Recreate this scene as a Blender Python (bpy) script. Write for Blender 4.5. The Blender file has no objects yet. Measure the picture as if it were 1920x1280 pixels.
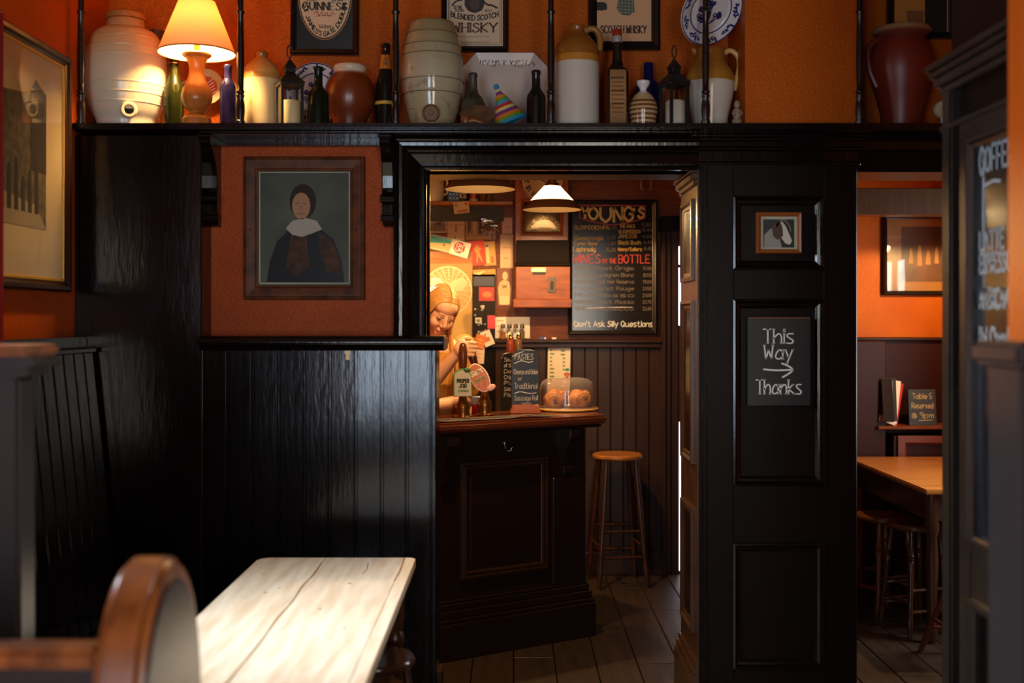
import bpy, bmesh, math, random
from mathutils import Vector, Matrix, Euler
random.seed(7)
PI = math.pi
sc = bpy.context.scene
C = sc.collection

# ---------------------------------------------------------------- camera, light, exposure
F = 1920 * 40 / 36.0          # focal length in pixels of the 1920 x 1280 frame
CX, CY, ZC = 960.0, 600.0, 1.58   # vanishing point of the level camera, eye height
cam_d = bpy.data.cameras.new('camera'); cam = bpy.data.objects.new('camera', cam_d); C.objects.link(cam)
cam.location = (0, 0, ZC); cam.rotation_euler = (PI/2, 0, 0)
cam_d.lens = 40; cam_d.sensor_width = 36; cam_d.shift_y = -(640-CY)/1920
cam_d.clip_start = .05
cam_d.dof.use_dof = True; cam_d.dof.focus_distance = 5.3; cam_d.dof.aperture_fstop = 1.8
sc.camera = cam
sc.view_settings.view_transform = 'Standard'; sc.view_settings.look = 'None'
sc.view_settings.gamma = 1; sc.view_settings.use_curve_mapping = False
sc.view_settings.exposure = 0.0
wd = bpy.data.worlds.new('overcast_sky'); sc.world = wd; wd.use_nodes = True
wd.node_tree.nodes['Background'].inputs[0].default_value = (.55, .7, 1, 1)
wd.node_tree.nodes['Background'].inputs[1].default_value = .6
sc.cycles.use_denoising = True
sc.cycles.max_bounces = 7; sc.cycles.diffuse_bounces = 4; sc.cycles.glossy_bounces = 4
sc.cycles.transmission_bounces = 7; sc.cycles.transparent_max_bounces = 8
sc.cycles.sample_clamp_indirect = 6; sc.cycles.caustics_refractive = False; sc.cycles.caustics_reflective = False

def area(name, loc, rot, sx, sy, power, col, spread=180):
    l = bpy.data.lights.new(name, 'AREA'); l.shape = 'RECTANGLE'; l.size = sx; l.size_y = sy
    l.energy = power; l.color = col; l.spread = math.radians(spread)
    o = bpy.data.objects.new(name, l); C.objects.link(o); o.location = loc; o.rotation_euler = rot
    return o
DAY = (.95, .95, .93)
# daylight entering by the window in the left wall and by the two windows behind the camera
# (sky light falls through the left window at a downward slant)
area('daylight_window_left', (-2.02, 2.96, 2.22), (0, -PI/2+.62, 0), .95, .62, 72, (.78, .88, 1), 100)
area('daylight_window_rear_left', (-1.0, -1.66, 1.57), (PI/2, 0, 0), .9, 1.7, 66, (.68, .83, 1))
area('daylight_window_rear_right', (.75, -1.66, 1.57), (PI/2, 0, 0), .7, 1.7, 50, (1, .92, .80))
def bulb(name, loc, power, col, r=.03):
    l = bpy.data.lights.new(name, 'POINT'); l.energy = power; l.color = col; l.shadow_soft_size = r
    o = bpy.data.objects.new(name, l); C.objects.link(o); o.location = loc
    return o
area('added_daylight_side_room', (3.0, 5.35, 1.5), (0, PI/2, 0), 1.1, .75, 75, DAY)  # added out of view to brighten the side room stools and floor
WARM = (1.0, .64, .27)

# ---------------------------------------------------------------- helpers
def S(d): return F / d
def X(px, d): return (px - CX) * d / F
def Z(py, d): return ZC + (CY - py) * d / F
def W(px, py, d): return Vector((X(px, d), d, Z(py, d)))

_mats = {}
def lin(c):
    return tuple((v/12.92 if v <= .04045 else ((v+.055)/1.055)**2.4) for v in [k/255 for k in c])
def pm(name, col, rough=.5, metal=0, col2=None, nscale=8, stretch=(1,1,1), bump=0, bscale=40, coat=0, trans=0, emit=0, spec=.5, bstretch=(1,1,1), detail=4, ior=1.45, rvar=0):
    """Principled material: colour (with an optional second colour mixed by noise), fine bump."""
    if name in _mats: return _mats[name]
    m = bpy.data.materials.new(name); m.use_nodes = True; _mats[name] = m
    nt = m.node_tree; n = nt.nodes; b = n['Principled BSDF']
    b.inputs['Base Color'].default_value = (*lin(col), 1)
    b.inputs['Roughness'].default_value = rough; b.inputs['Metallic'].default_value = metal
    b.inputs['Specular IOR Level'].default_value = spec; b.inputs['IOR'].default_value = ior
    b.inputs['Coat Weight'].default_value = coat; b.inputs['Transmission Weight'].default_value = trans
    if emit:
        b.inputs['Emission Color'].default_value = (*lin(col), 1); b.inputs['Emission Strength'].default_value = emit
    tc = n.new('ShaderNodeTexCoord')
    if col2 or rvar:
        mp = n.new('ShaderNodeMapping'); mp.inputs['Scale'].default_value = stretch
        nz = n.new('ShaderNodeTexNoise'); nz.inputs['Scale'].default_value = nscale; nz.inputs['Detail'].default_value = detail
        nt.links.new(tc.outputs['Object'], mp.inputs[0]); nt.links.new(mp.outputs[0], nz.inputs['Vector'])
    if col2:
        rp = n.new('ShaderNodeValToRGB'); rp.color_ramp.elements[0].position = .35; rp.color_ramp.elements[1].position = .68
        rp.color_ramp.elements[0].color = (*lin(col), 1); rp.color_ramp.elements[1].color = (*lin(col2), 1)
        nt.links.new(nz.outputs['Fac'], rp.inputs[0]); nt.links.new(rp.outputs[0], b.inputs['Base Color'])
    if rvar:
        mr = n.new('ShaderNodeMapRange'); mr.inputs[3].default_value = max(.02, rough-rvar); mr.inputs[4].default_value = rough+rvar
        nt.links.new(nz.outputs['Fac'], mr.inputs[0]); nt.links.new(mr.outputs[0], b.inputs['Roughness'])
    if bump:
        mp2 = n.new('ShaderNodeMapping'); mp2.inputs['Scale'].default_value = bstretch
        nz2 = n.new('ShaderNodeTexNoise'); nz2.inputs['Scale'].default_value = bscale; nz2.inputs['Detail'].default_value = 3
        bp = n.new('ShaderNodeBump'); bp.inputs['Strength'].default_value = bump; bp.inputs['Distance'].default_value = .01
        nt.links.new(tc.outputs['Object'], mp2.inputs[0]); nt.links.new(mp2.outputs[0], nz2.inputs['Vector'])
        nt.links.new(nz2.outputs['Fac'], bp.inputs['Height']); nt.links.new(bp.outputs[0], b.inputs['Normal'])
    return m
def ramp(name, stops, rough=.35, axis='Z', metal=0, bump=0, bscale=30, stain=None):
    """Colour bands along an object's own height (glazes, stripes); stops = [(position, colour, hard)]"""
    if name in _mats: return _mats[name]
    m = bpy.data.materials.new(name); m.use_nodes = True; _mats[name] = m
    nt = m.node_tree; n = nt.nodes; b = n['Principled BSDF']; b.inputs['Roughness'].default_value = rough; b.inputs['Metallic'].default_value = metal
    tc = n.new('ShaderNodeTexCoord'); sp = n.new('ShaderNodeSeparateXYZ'); rp = n.new('ShaderNodeValToRGB')
    cr = rp.color_ramp; cr.interpolation = 'CONSTANT' if stops[0][0] == 'c' else 'LINEAR'
    if stops[0][0] == 'c': stops = stops[1:]
    while len(cr.elements) < len(stops): cr.elements.new(.5)
    for e, s in zip(cr.elements, stops): e.position = s[0]
    for e, s in zip(cr.elements, stops): e.color = (*lin(s[1]), 1)
    nt.links.new(tc.outputs['Generated'], sp.inputs[0]); nt.links.new(sp.outputs[axis], rp.inputs[0])
    out = rp.outputs[0]
    if stain:
        nz = n.new('ShaderNodeTexNoise'); nz.inputs['Scale'].default_value = 22; nz.inputs['Detail'].default_value = 5
        r2 = n.new('ShaderNodeValToRGB'); r2.color_ramp.elements[0].position = .58; r2.color_ramp.elements[1].position = .72
        r2.color_ramp.elements[0].color = (0, 0, 0, 1); r2.color_ramp.elements[1].color = (.6, .6, .6, 1)
        mx = n.new('ShaderNodeMix'); mx.data_type = 'RGBA'; mx.inputs['B'].default_value = (*lin(stain), 1)
        nt.links.new(tc.outputs['Object'], nz.inputs['Vector']); nt.links.new(nz.outputs['Fac'], r2.inputs[0])
        nt.links.new(r2.outputs[0], mx.inputs['Factor']); nt.links.new(out, mx.inputs['A']); out = mx.outputs['Result']
    nt.links.new(out, b.inputs['Base Color'])
    if bump:
        nz2 = n.new('ShaderNodeTexNoise'); nz2.inputs['Scale'].default_value = bscale
        bp = n.new('ShaderNodeBump'); bp.inputs['Strength'].default_value = bump; bp.inputs['Distance'].default_value = .01
        nt.links.new(tc.outputs['Object'], nz2.inputs['Vector']); nt.links.new(nz2.outputs['Fac'], bp.inputs['Height']); nt.links.new(bp.outputs[0], b.inputs['Normal'])
    return m
def glass(name, col, rough=.03, solid=0.0):
    """Thin coloured glass: mostly see-through, with a glossy skin."""
    if name in _mats: return _mats[name]
    m = bpy.data.materials.new(name); m.use_nodes = True; _mats[name] = m
    nt = m.node_tree; n = nt.nodes; n.remove(n['Principled BSDF'])
    t = n.new('ShaderNodeBsdfTransparent'); t.inputs[0].default_value = (*lin(col), 1)
    g = n.new('ShaderNodeBsdfGlossy'); g.inputs['Roughness'].default_value = rough
    fr = n.new('ShaderNodeFresnel'); fr.inputs[0].default_value = 1.45
    mx = n.new('ShaderNodeMixShader')
    ge = n.new('ShaderNodeNewGeometry'); iv = n.new('ShaderNodeMath'); iv.operation = 'SUBTRACT'; iv.inputs[0].default_value = 1
    ml = n.new('ShaderNodeMath'); ml.operation = 'MULTIPLY'      # the skin reflects on its outer face only
    nt.links.new(ge.outputs['Backfacing'], iv.inputs[1]); nt.links.new(iv.outputs[0], ml.inputs[0]); nt.links.new(fr.outputs[0], ml.inputs[1])
    nt.links.new(ml.outputs[0], mx.inputs[0]); nt.links.new(t.outputs[0], mx.inputs[1]); nt.links.new(g.outputs[0], mx.inputs[2])
    if solid:
        df = n.new('ShaderNodeBsdfDiffuse'); df.inputs[0].default_value = (.9, .82, .78, 1); m2 = n.new('ShaderNodeMixShader'); m2.inputs[0].default_value = solid
        nt.links.new(mx.outputs[0], m2.inputs[1]); nt.links.new(df.outputs[0], m2.inputs[2]); mx = m2
    nt.links.new(mx.outputs[0], n['Material Output'].inputs[0])
    return m
def shade_mat(name, col, tcol, mixf=.5):
    if name in _mats: return _mats[name]
    m = bpy.data.materials.new(name); m.use_nodes = True; _mats[name] = m
    nt = m.node_tree; n = nt.nodes; n.remove(n['Principled BSDF'])
    d = n.new('ShaderNodeBsdfDiffuse'); d.inputs[0].default_value = (*lin(col), 1)
    t = n.new('ShaderNodeBsdfTranslucent'); t.inputs[0].default_value = (*lin(tcol), 1)
    mx = n.new('ShaderNodeMixShader'); mx.inputs[0].default_value = mixf
    nt.links.new(d.outputs[0], mx.inputs[1]); nt.links.new(t.outputs[0], mx.inputs[2]); nt.links.new(mx.outputs[0], n['Material Output'].inputs[0])
    return m
def wallpaper(name, col, col2, bump=.55, scale=26):
    if name in _mats: return _mats[name]
    m = bpy.data.materials.new(name); m.use_nodes = True; _mats[name] = m
    nt = m.node_tree; n = nt.nodes; b = n['Principled BSDF']; b.inputs['Roughness'].default_value = .46; b.inputs['Specular IOR Level'].default_value = .14
    tc = n.new('ShaderNodeTexCoord')
    nz = n.new('ShaderNodeTexNoise'); nz.inputs['Scale'].default_value = 3; nz.inputs['Detail'].default_value = 6
    rp = n.new('ShaderNodeValToRGB'); rp.color_ramp.elements[0].position = .3; rp.color_ramp.elements[1].position = .75
    rp.color_ramp.elements[0].color = (*lin(col), 1); rp.color_ramp.elements[1].color = (*lin(col2), 1)
    nt.links.new(tc.outputs['Object'], nz.inputs['Vector']); nt.links.new(nz.outputs['Fac'], rp.inputs[0]); nt.links.new(rp.outputs[0], b.inputs['Base Color'])
    # embossed leaf-like relief: distorted rings plus fine grain
    wv = n.new('ShaderNodeTexWave'); wv.wave_type = 'RINGS'; wv.rings_direction = 'SPHERICAL'
    wv.inputs['Scale'].default_value = scale*.5; wv.inputs['Distortion'].default_value = 18; wv.inputs['Detail'].default_value = 3; wv.inputs['Detail Scale'].default_value = 1.6
    n3 = n.new('ShaderNodeTexNoise'); n3.inputs['Scale'].default_value = scale*3; n3.inputs['Detail'].default_value = 3
    ad = n.new('ShaderNodeMath'); ad.operation = 'ADD'
    bp = n.new('ShaderNodeBump'); bp.inputs['Strength'].default_value = bump; bp.inputs['Distance'].default_value = .0025
    nt.links.new(tc.outputs['Object'], wv.inputs['Vector']); nt.links.new(tc.outputs['Object'], n3.inputs['Vector'])
    nt.links.new(wv.outputs['Fac'], ad.inputs[0]); nt.links.new(n3.outputs['Fac'], ad.inputs[1])
    nt.links.new(ad.outputs[0], bp.inputs['Height']); nt.links.new(bp.outputs[0], b.inputs['Normal'])
    return m

class B:
    """collects shapes; build() links them as ONE mesh object"""
    def __init__(s): s.v = []; s.f = []
    def add(s, vs, fs):
        o = len(s.v); s.v += [tuple(p) for p in vs]; s.f += [tuple(i+o for i in f) for f in fs]; return s
    def box(s, x0, x1, y0, y1, z0, z1):
        return s.add([(x0,y0,z0),(x1,y0,z0),(x1,y1,z0),(x0,y1,z0),(x0,y0,z1),(x1,y0,z1),(x1,y1,z1),(x0,y1,z1)],
                     [(0,3,2,1),(4,5,6,7),(0,1,5,4),(1,2,6,5),(2,3,7,6),(3,0,4,7)])
    def lathe(s, prof, seg=32, c=(0,0,0), M=None, cap=True):
        """prof = [(r,z)] from bottom to top"""
        vs = []; fs = []; n = len(prof)
        for r, z in prof:
            for k in range(seg):
                a = 2*PI*k/seg; p = Vector((r*math.cos(a), r*math.sin(a), z))
                if M is not None: p = M @ p
                vs.append(p + Vector(c))
        for i in range(n-1):
            for k in range(seg):
                k2 = (k+1) % seg; fs.append((i*seg+k, i*seg+k2, (i+1)*seg+k2, (i+1)*seg+k))
        if cap:
            if prof[0][0] > 1e-5: fs.append(tuple(reversed(range(seg))))
            if prof[-1][0] > 1e-5: fs.append(tuple((n-1)*seg+k for k in range(seg)))
        return s.add(vs, fs)
    def tube(s, pts, r, seg=8, closed=False):
        pts = [Vector(p) for p in pts]; n = len(pts)
        rs = r if isinstance(r, (list, tuple)) else [r]*n
        up = None; vs = []; fs = []
        for i, p in enumerate(pts):
            t = (pts[(i+1) % n]-pts[i-1]) if closed else (pts[min(i+1, n-1)]-pts[max(i-1, 0)])
            t.normalize()
            if up is None: up = t.orthogonal().normalized()
            up = (up - t*up.dot(t)); up = up.normalized() if up.length > 1e-6 else t.orthogonal().normalized()
            w = t.cross(up)
            for k in range(seg):
                a = 2*PI*k/seg; vs.append(p + up*(rs[i]*math.cos(a)) + w*(rs[i]*math.sin(a)))
        m = n if closed else n-1
        for i in range(m):
            j = (i+1) % n
            for k in range(seg):
                k2 = (k+1) % seg; fs.append((i*seg+k, i*seg+k2, j*seg+k2, j*seg+k))
        if not closed:
            fs.append(tuple(reversed(range(seg)))); fs.append(tuple((n-1)*seg+k for k in range(seg)))
        return s.add(vs, fs)
    def cyl(s, p0, p1, r0, r1=None, seg=16): return s.tube([p0, p1], [r0, r0 if r1 is None else r1], seg)
    def prism(s, poly, y0, y1, plane='XZ'):
        """closed polygon extruded; plane XZ -> along y, YZ -> along x, XY -> along z"""
        def P(a, b, c): return {'XZ': (a, c, b), 'YZ': (c, a, b), 'XY': (a, b, c)}[plane]
        n = len(poly)
        vs = [P(a, b, y0) for a, b in poly] + [P(a, b, y1) for a, b in poly]
        fs = [tuple(range(n)), tuple(reversed(range(n, 2*n)))] + [(i, n+i, n+(i+1) % n, (i+1) % n) for i in range(n)]
        return s.add(vs, fs)
    def frame(s, x0, x1, z0, z1, prof):
        """mitred frame swept round a rectangle in the XZ plane; prof = [(inset, y)]"""
        vs = []; n = len(prof)
        for a, y in prof: vs += [(x0+a, y, z0+a), (x1-a, y, z0+a), (x1-a, y, z1-a), (x0+a, y, z1-a)]
        fs = [(i*4+k, i*4+(k+1) % 4, (i+1)*4+(k+1) % 4, (i+1)*4+k) for i in range(n-1) for k in range(4)]
        return s.add(vs, fs)
    def ball(s, c, r, seg=16, rings=10, M=None):
        r = (r, r, r) if not isinstance(r, (tuple, list)) else r
        prof = []
        vs = []; fs = []
        for i in range(rings+1):
            t = -PI/2 + PI*i/rings
            for k in range(seg):
                a = 2*PI*k/seg; p = Vector((r[0]*math.cos(t)*math.cos(a), r[1]*math.cos(t)*math.sin(a), r[2]*math.sin(t)))
                if M is not None: p = M @ p
                vs.append(p+Vector(c))
        for i in range(rings):
            for k in range(seg):
                k2 = (k+1) % seg; fs.append((i*seg+k, i*seg+k2, (i+1)*seg+k2, (i+1)*seg+k))
        return s.add(vs, fs)
    def build(s, name, mat, parent=None, smooth=None, bevel=0, seg=1, loc=None, sharp=40):
        me = bpy.data.meshes.new(name); bm = bmesh.new()
        V = [bm.verts.new(v) for v in s.v]
        for f in s.f:
            try: bm.faces.new([V[i] for i in f])
            except ValueError: pass
        bmesh.ops.remove_doubles(bm, verts=bm.verts, dist=1e-6)
        bmesh.ops.dissolve_degenerate(bm, dist=1e-6, edges=bm.edges)
        bmesh.ops.recalc_face_normals(bm, faces=bm.faces)
        if bevel:
            es = [e for e in bm.edges if len(e.link_faces) == 2 and e.calc_face_angle(0) > .5]
            bmesh.ops.bevel(bm, geom=es, offset=bevel, segments=seg, affect='EDGES', clamp_overlap=True)
        bm.to_mesh(me); bm.free()
        if smooth is None: smooth = len(s.f) > 60
        if smooth:
            me.polygons.foreach_set('use_smooth', [True]*len(me.polygons))
            me.set_sharp_from_angle(angle=math.radians(sharp))
        me.materials.append(mat)
        o = bpy.data.objects.new(name, me); C.objects.link(o); o.parent = parent
        if loc is not None: o.location = loc
        return o
def tag(o, label, cat, group=None, kind=None):
    o['label'] = label; o['category'] = cat
    if group: o['group'] = group
    if kind: o['kind'] = kind
    return o
def thing(name, label, cat, loc=(0,0,0), rz=0, group=None, kind=None, rot=None):
    o = bpy.data.objects.new(name, None); C.objects.link(o); o.location = loc; o.rotation_euler = rot or (0, 0, rz)
    o.empty_display_size = .05
    return tag(o, label, cat, group, kind)
def copy_tree(o, loc=None, rz=None, label=None, parent=None):
    c = o.copy(); C.objects.link(c); c.parent = parent
    for ch in list(o.children): copy_tree(ch, parent=c)
    if loc is not None: c.location = loc
    if rz is not None: c.rotation_euler = (0, 0, rz)
    if label: c['label'] = label
    return c

# ---------------------------------------------------------------- a stroke alphabet (x 0-6, baseline y 2, caps 8, small letters 6)
G = {'A':'02 38 62;14 54','B':'02 08;~08 38 57 55 35 05;~35 54 53 32 02','C':'~67 48 28 06 04 22 42 63','D':'02 08;~08 38 66 64 32 02','E':'58 08 02 52;05 45','F':'58 08 02;05 45',
'G':'~67 48 28 06 04 22 42 63 65;65 45','H':'02 08;52 58;05 55','I':'02 08','J':'~48 44 33 22 12 03','K':'02 08;58 05 52','L':'08 02 52','M':'02 08 34 68 62','N':'02 08 52 58',
'O':'~38 17 05 13 32 53 65 57 38','P':'02 08;~08 38 57 56 35 05','Q':'~38 17 05 13 32 53 65 57 38;44 62','R':'02 08;~08 38 57 56 35 05;25 52','S':'~57 38 17 16 35 54 53 32 12 03','T':'08 58;38 32',
'U':'~08 04 22 32 54 58','V':'08 32 68','W':'08 12 36 52 68','X':'02 58;08 52','Y':'08 35 68;35 32','Z':'08 58 02 52',
'a':'~55 36 15 03 22 53;56 52','b':'08 02;~05 36 54 32 02','c':'~55 36 15 03 22 53','d':'~55 36 15 03 22 53;58 52','e':'~04 54 55 36 15 03 22 53','f':'~48 28 26 22;06 46','g':'~55 36 15 03 22 53;~56 51 30 10',
'h':'08 02;~04 36 55 52','i':'02 06;07 08','j':'~26 21 10;27 28','k':'08 02;46 04 52','l':'08 02','m':'06 02;~04 26 35 32;~34 56 65 62','n':'06 02;~04 36 55 52','o':'~26 05 03 22 43 45 26','p':'06 00;~05 36 54 32 03',
'q':'~55 36 15 03 22 53;56 50','r':'06 02;~04 26 46','s':'~46 16 05 24 43 32 02','t':'~28 23 32 52;06 46','u':'~06 03 22 53;56 52','v':'06 22 46','w':'06 12 35 52 66','x':'02 46;06 42','y':'06 23;56 10','z':'06 46 02 42',
'0':'~28 05 22 45 28','1':'17 28 22','2':'~07 28 47 45 02;02 52','3':'~07 28 47 35 25;~35 44 43 22 03','4':'42 48 04 54','5':'48 08 05;~05 35 44 43 22 03','6':'~47 28 05 03 22 43 34 04','7':'08 48 12','8':'~28 07 25 43 22 03 25 47 28','9':'~45 25 07 28 47 43 22',
"'":'08 06','.':'02 03','-':'05 35',',':'03 01','@':'~44 24 25 46 43 63 65 47 27 05 03 22 52','/':'02 48','>':'05 95;77 95 73','~':'~04 26 45 65 96','_':'02 92','&':'~52 17 28 37 03 22 54'}
def catmull(p, k=5, closed=False):
    p = [Vector(q) for q in p]; n = len(p); out = []
    closed = closed or (p[0]-p[-1]).length < 1e-6 and n > 3
    for i in range(n-1):
        a = p[i-1] if i else (p[-2] if closed else p[0]); b = p[i]; c = p[i+1]; d = p[i+2] if i+2 < n else (p[1] if closed else p[-1])
        for j in range(k):
            t = j/k; out.append(.5*((2*b)+(c-a)*t+(2*a-5*b+4*c-d)*t*t+(3*b-a-3*c+d)*t**3))
    out.append(p[-1]); return out
def ribbon(bb, pts, w, P, thin=None):
    """flat stroke; pts 2D, P maps (u,v) to 3D; thin = width of horizontal strokes (broad nib)"""
    n = len(pts)
    if n < 2: return
    L = []; R = []
    for i in range(n):
        t = (pts[min(i+1, n-1)]-pts[max(i-1, 0)])
        if t.length < 1e-9: t = Vector((1, 0))
        t = t.normalized(); q = Vector((-t.y, t.x)); ww = w if thin is None else thin+(w-thin)*abs(t.y)
        e = t*(w*.3 if i == n-1 else -w*.3 if i == 0 else 0)
        L.append(P(*(pts[i]+e+q*ww*.5))); R.append(P(*(pts[i]+e-q*ww*.5)))
    o = len(bb.v); bb.v += [tuple(x) for x in L+R]
    bb.f += [(o+i, o+i+1, o+n+i+1, o+n+i) for i in range(n-1)]
def text(bb, st, x, z, h, w=None, fit=None, y=0, P=None, thin=None, serif=0, jit=0, arc=None, center=False):
    """write st with its baseline start at (x,z) in the XZ plane at depth y; h = cap height; fit = total width"""
    lay = []; cur = 0.0
    for ch in st:
        if ch == ' ': cur += 3.2; continue
        g = G.get(ch)
        if g is None: continue
        mx = 0
        for s_ in g.split(';'):
            sm = s_.startswith('~'); pts = [Vector((int(a[0]), int(a[1])-2)) for a in s_.lstrip('~').split()]
            mx = max(mx, max(p.x for p in pts)); lay.append((cur, sm, pts, ch.isupper()))
        cur += mx + 1.9
    tot = max(cur-1.9, .1); k = h/6; kx = (fit/tot) if fit else k
    w = w or h*.13
    x0 = x - (tot*kx/2 if center else 0)
    for off, sm, pts, up in lay:
        q = [Vector(((p.x+off)*kx, p.y*k + random.uniform(-jit, jit)*h)) for p in pts]
        if sm: q = catmull(q)
        qs = [q] if sm else [[q[i_], q[i_+1]] for i_ in range(len(q)-1)]
        if arc:       # arc = (cx, cz, r, a0, a1): letters bent round a circle
            acx, acz, r, a0, a1 = arc
            def PP(u, v, r=r): 
                a = a0+(a1-a0)*u/(tot*kx); rr = r+(v if a1 < a0 else -v); return (acx+rr*math.cos(a), y, acz+rr*math.sin(a))
            fn = PP
        else:
            fn = (lambda u, v: P(x0+u, z+v)) if P else (lambda u, v: (x0+u, y, z+v))
        for q_ in qs: ribbon(bb, q_, w, fn, thin)
        if serif and not arc:
            for e, nb in ((q[0], q[1]), (q[-1], q[-2])):
                if abs((e-nb).normalized().y) > .6: ribbon(bb, [e+Vector((-serif, 0)), e+Vector((serif, 0))], (thin or w*.4), fn)
    return bb
def ell(cx, cz, rx, rz, n=28, a0=0, a1=2*PI): return [(cx+rx*math.cos(a0+(a1-a0)*i/n), cz+rz*math.sin(a0+(a1-a0)*i/n)) for i in range(n if a1-a0 > 6.2 else n+1)]
def flat(poly, y, t=.0008): return B().prism(poly, y-t, y)   # a thin printed or stuck-on shape facing the camera

# ---------------------------------------------------------------- materials
black_paint = pm('glossy_black_paint', (18, 10, 8), .17, col2=(13, 7, 6), nscale=5, bump=.075, bscale=14, bstretch=(4, 4, .8), rvar=.06)
black_flat = pm('black_paint_flat', (17, 9, 6), .36, bump=.05, bscale=20, spec=.14)
dark_brown = pm('dark_brown_panelling', (56, 32, 15), .38, spec=.3, col2=(46, 26, 14), nscale=6, stretch=(8, 8, .7), bump=.05, bscale=20, bstretch=(6, 6, .5))
maroon = pm('maroon_panelling', (46, 16, 9), .45, spec=.2)
orange_wall = wallpaper('burnt_orange_embossed_wall', (192, 92, 8), (172, 78, 6), .36, 34)
orange_alcove = wallpaper('red_orange_embossed_recess', (172, 76, 26), (154, 62, 18), .42, 34)
orange_plain = wallpaper('burnt_orange_plaster', (196, 88, 14), (180, 78, 10), .18, 14)
orange_far = wallpaper('burnt_orange_patterned_wall', (196, 102, 10), (170, 80, 7), .25, 30)
red_wood = pm('red_brown_wood', (118, 56, 12), .45, spec=.25, col2=(92, 42, 10), nscale=7, stretch=(1, 8, 8), bump=.03)
clock_wood = pm('polished_mahogany', (156, 82, 20), .3, spec=.3, col2=(122, 58, 14), nscale=5, stretch=(1.2, 6, 6), detail=6)
pine = pm('scrubbed_pine', (228, 212, 188), .38, col2=(206, 180, 148), nscale=5, stretch=(7, .7, 7), bump=.04, bscale=30, bstretch=(8, .8, 8), detail=6)
oak = pm('golden_oak', (176, 112, 48), .3, col2=(146, 86, 34), nscale=5, stretch=(.8, 7, 7), detail=6)
seat_wood = pm('stool_wood', (120, 70, 32), .3, col2=(88, 48, 22), nscale=7, stretch=(1, 6, 6))
dark_leg = pm('dark_turned_wood', (74, 42, 24), .3, col2=(52, 28, 16), nscale=8, stretch=(6, 6, 1))
settle_wood = pm('worn_varnished_settle', (158, 88, 36), .32, col2=(84, 42, 18), nscale=4.5, stretch=(3, 3, .8), detail=5)
floor_wood = pm('worn_floor_board', (70, 52, 38), .42, col2=(50, 37, 27), nscale=4, stretch=(6, .8, 1), bump=.06, bscale=25, bstretch=(6, .6, 1), rvar=.08)
brass = pm('aged_brass', (178, 128, 58), .25, metal=1)
bright_brass = pm('bright_brass', (224, 180, 96), .2, metal=1)
steel = pm('steel', (190, 186, 178), .25, metal=1)
iron = pm('black_iron', (30, 26, 24), .5)
paper = pm('old_paper', (222, 200, 160), .7)
white_paper = pm('white_paper', (232, 222, 204), .7)
black_board = pm('chalkboard_black', (24, 22, 22), .35, bump=.02)
chalk = pm('white_chalk', (226, 222, 214), .8)
dim_chalk = pm('rubbed_chalk', (120, 104, 88), .8)
yellow_chalk = pm('yellow_chalk', (222, 168, 74), .8)
red_chalk = pm('red_chalk', (196, 72, 56), .8)
gold_paint = pm('gold_paint', (226, 176, 70), .5)
cream_glaze = pm('cream_glaze', (224, 206, 172), .22)
candle_wax = pm('candle_wax', (232, 206, 150), .5)
glass_clear = glass('clear_glass', (250, 252, 252))
print_black = pm('printed_black', (26, 22, 20), .6)
# ================================================================ THE SETTING
def struct(name, bb, mat, label, cat, parent=None, **k):
    o = bb.build(name, mat, parent, **k)
    if parent is None: tag(o, label, cat, None, 'structure')
    return o
XL, XR, YR, ZT = -1.70, 2.9, -1.7, 3.25
DW, DA, DP, DB = 4.42, 4.56, 4.50, 7.10      # wainscot, alcove wall, pillar front, far wall
ZS = 2.331                                    # top of the long shelf

# floor with boards
fl = struct('floor', B().box(XL-.1, XR+.1, YR-.1, DB+.1, -.08, -.012), black_flat, 'worn dark wooden floor of the pub rooms', 'floor')
pw, pl = .19, 1.5
base = B().box(0, pw-.005, 0, pl-.006, -.012, 0).build('floor_board', floor_wood, fl, bevel=.002)
first = True; i = 0
x = XL
while x < XR-.02:
    y = 1.1 - (i*.53) % pl
    while y < DB-.02:
        o = base if first else base.copy()
        if not first: C.objects.link(o)
        first = False
        o.location = (x, y, random.uniform(-.0012, .0008)); o.scale = (min(1, (XR-x)/pw), min(1, (DB-y)/pl), 1)
        y += pl
    x += pw; i += 1
struct('ceiling', B().box(XL-.1, XR+.1, YR-.1, 4.8, ZT, ZT+.1).box(-1.4, XR+.1, 4.92, DB+.1, 2.95, 3.05), pm('dark_ceiling', (120, 82, 50), .6), 'brown painted pub ceiling above both rooms', 'ceiling')

# left wall with its window opening
WY0, WY1, WZ0, WZ1 = 2.64, 3.28, 1.45, 2.45
wl = B().box(XL-.12, XL, YR, WY0, 0, ZT).box(XL-.12, XL, WY1, 4.9, 0, ZT).box(XL-.12, XL, WY0, WY1, 0, WZ0).box(XL-.12, XL, WY0, WY1, WZ1, ZT)
struct('wall_left', wl, orange_plain, 'burnt orange plaster wall carrying the large framed engraving', 'wall')
w = thing('window_2', 'black sash window in the orange wall beside the red curtain', 'window', (XL-.06, (WY0+WY1)/2, WZ0), kind='structure')
wf = B(); hw = (WY1-WY0)/2; hh = WZ1-WZ0
for z0, z1 in ((0, .04), (hh-.04, hh), (hh/2-.015, hh/2+.015)): wf.box(-.03, .03, -hw, hw, z0, z1)
for y0 in (-hw, hw-.035): wf.box(-.03, .03, y0, y0+.035, 0, hh)
wf.build('window_frame', black_flat, w)
B().box(-.002, .002, -hw, hw, 0, hh).build('pane', glass_clear, w)
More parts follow.
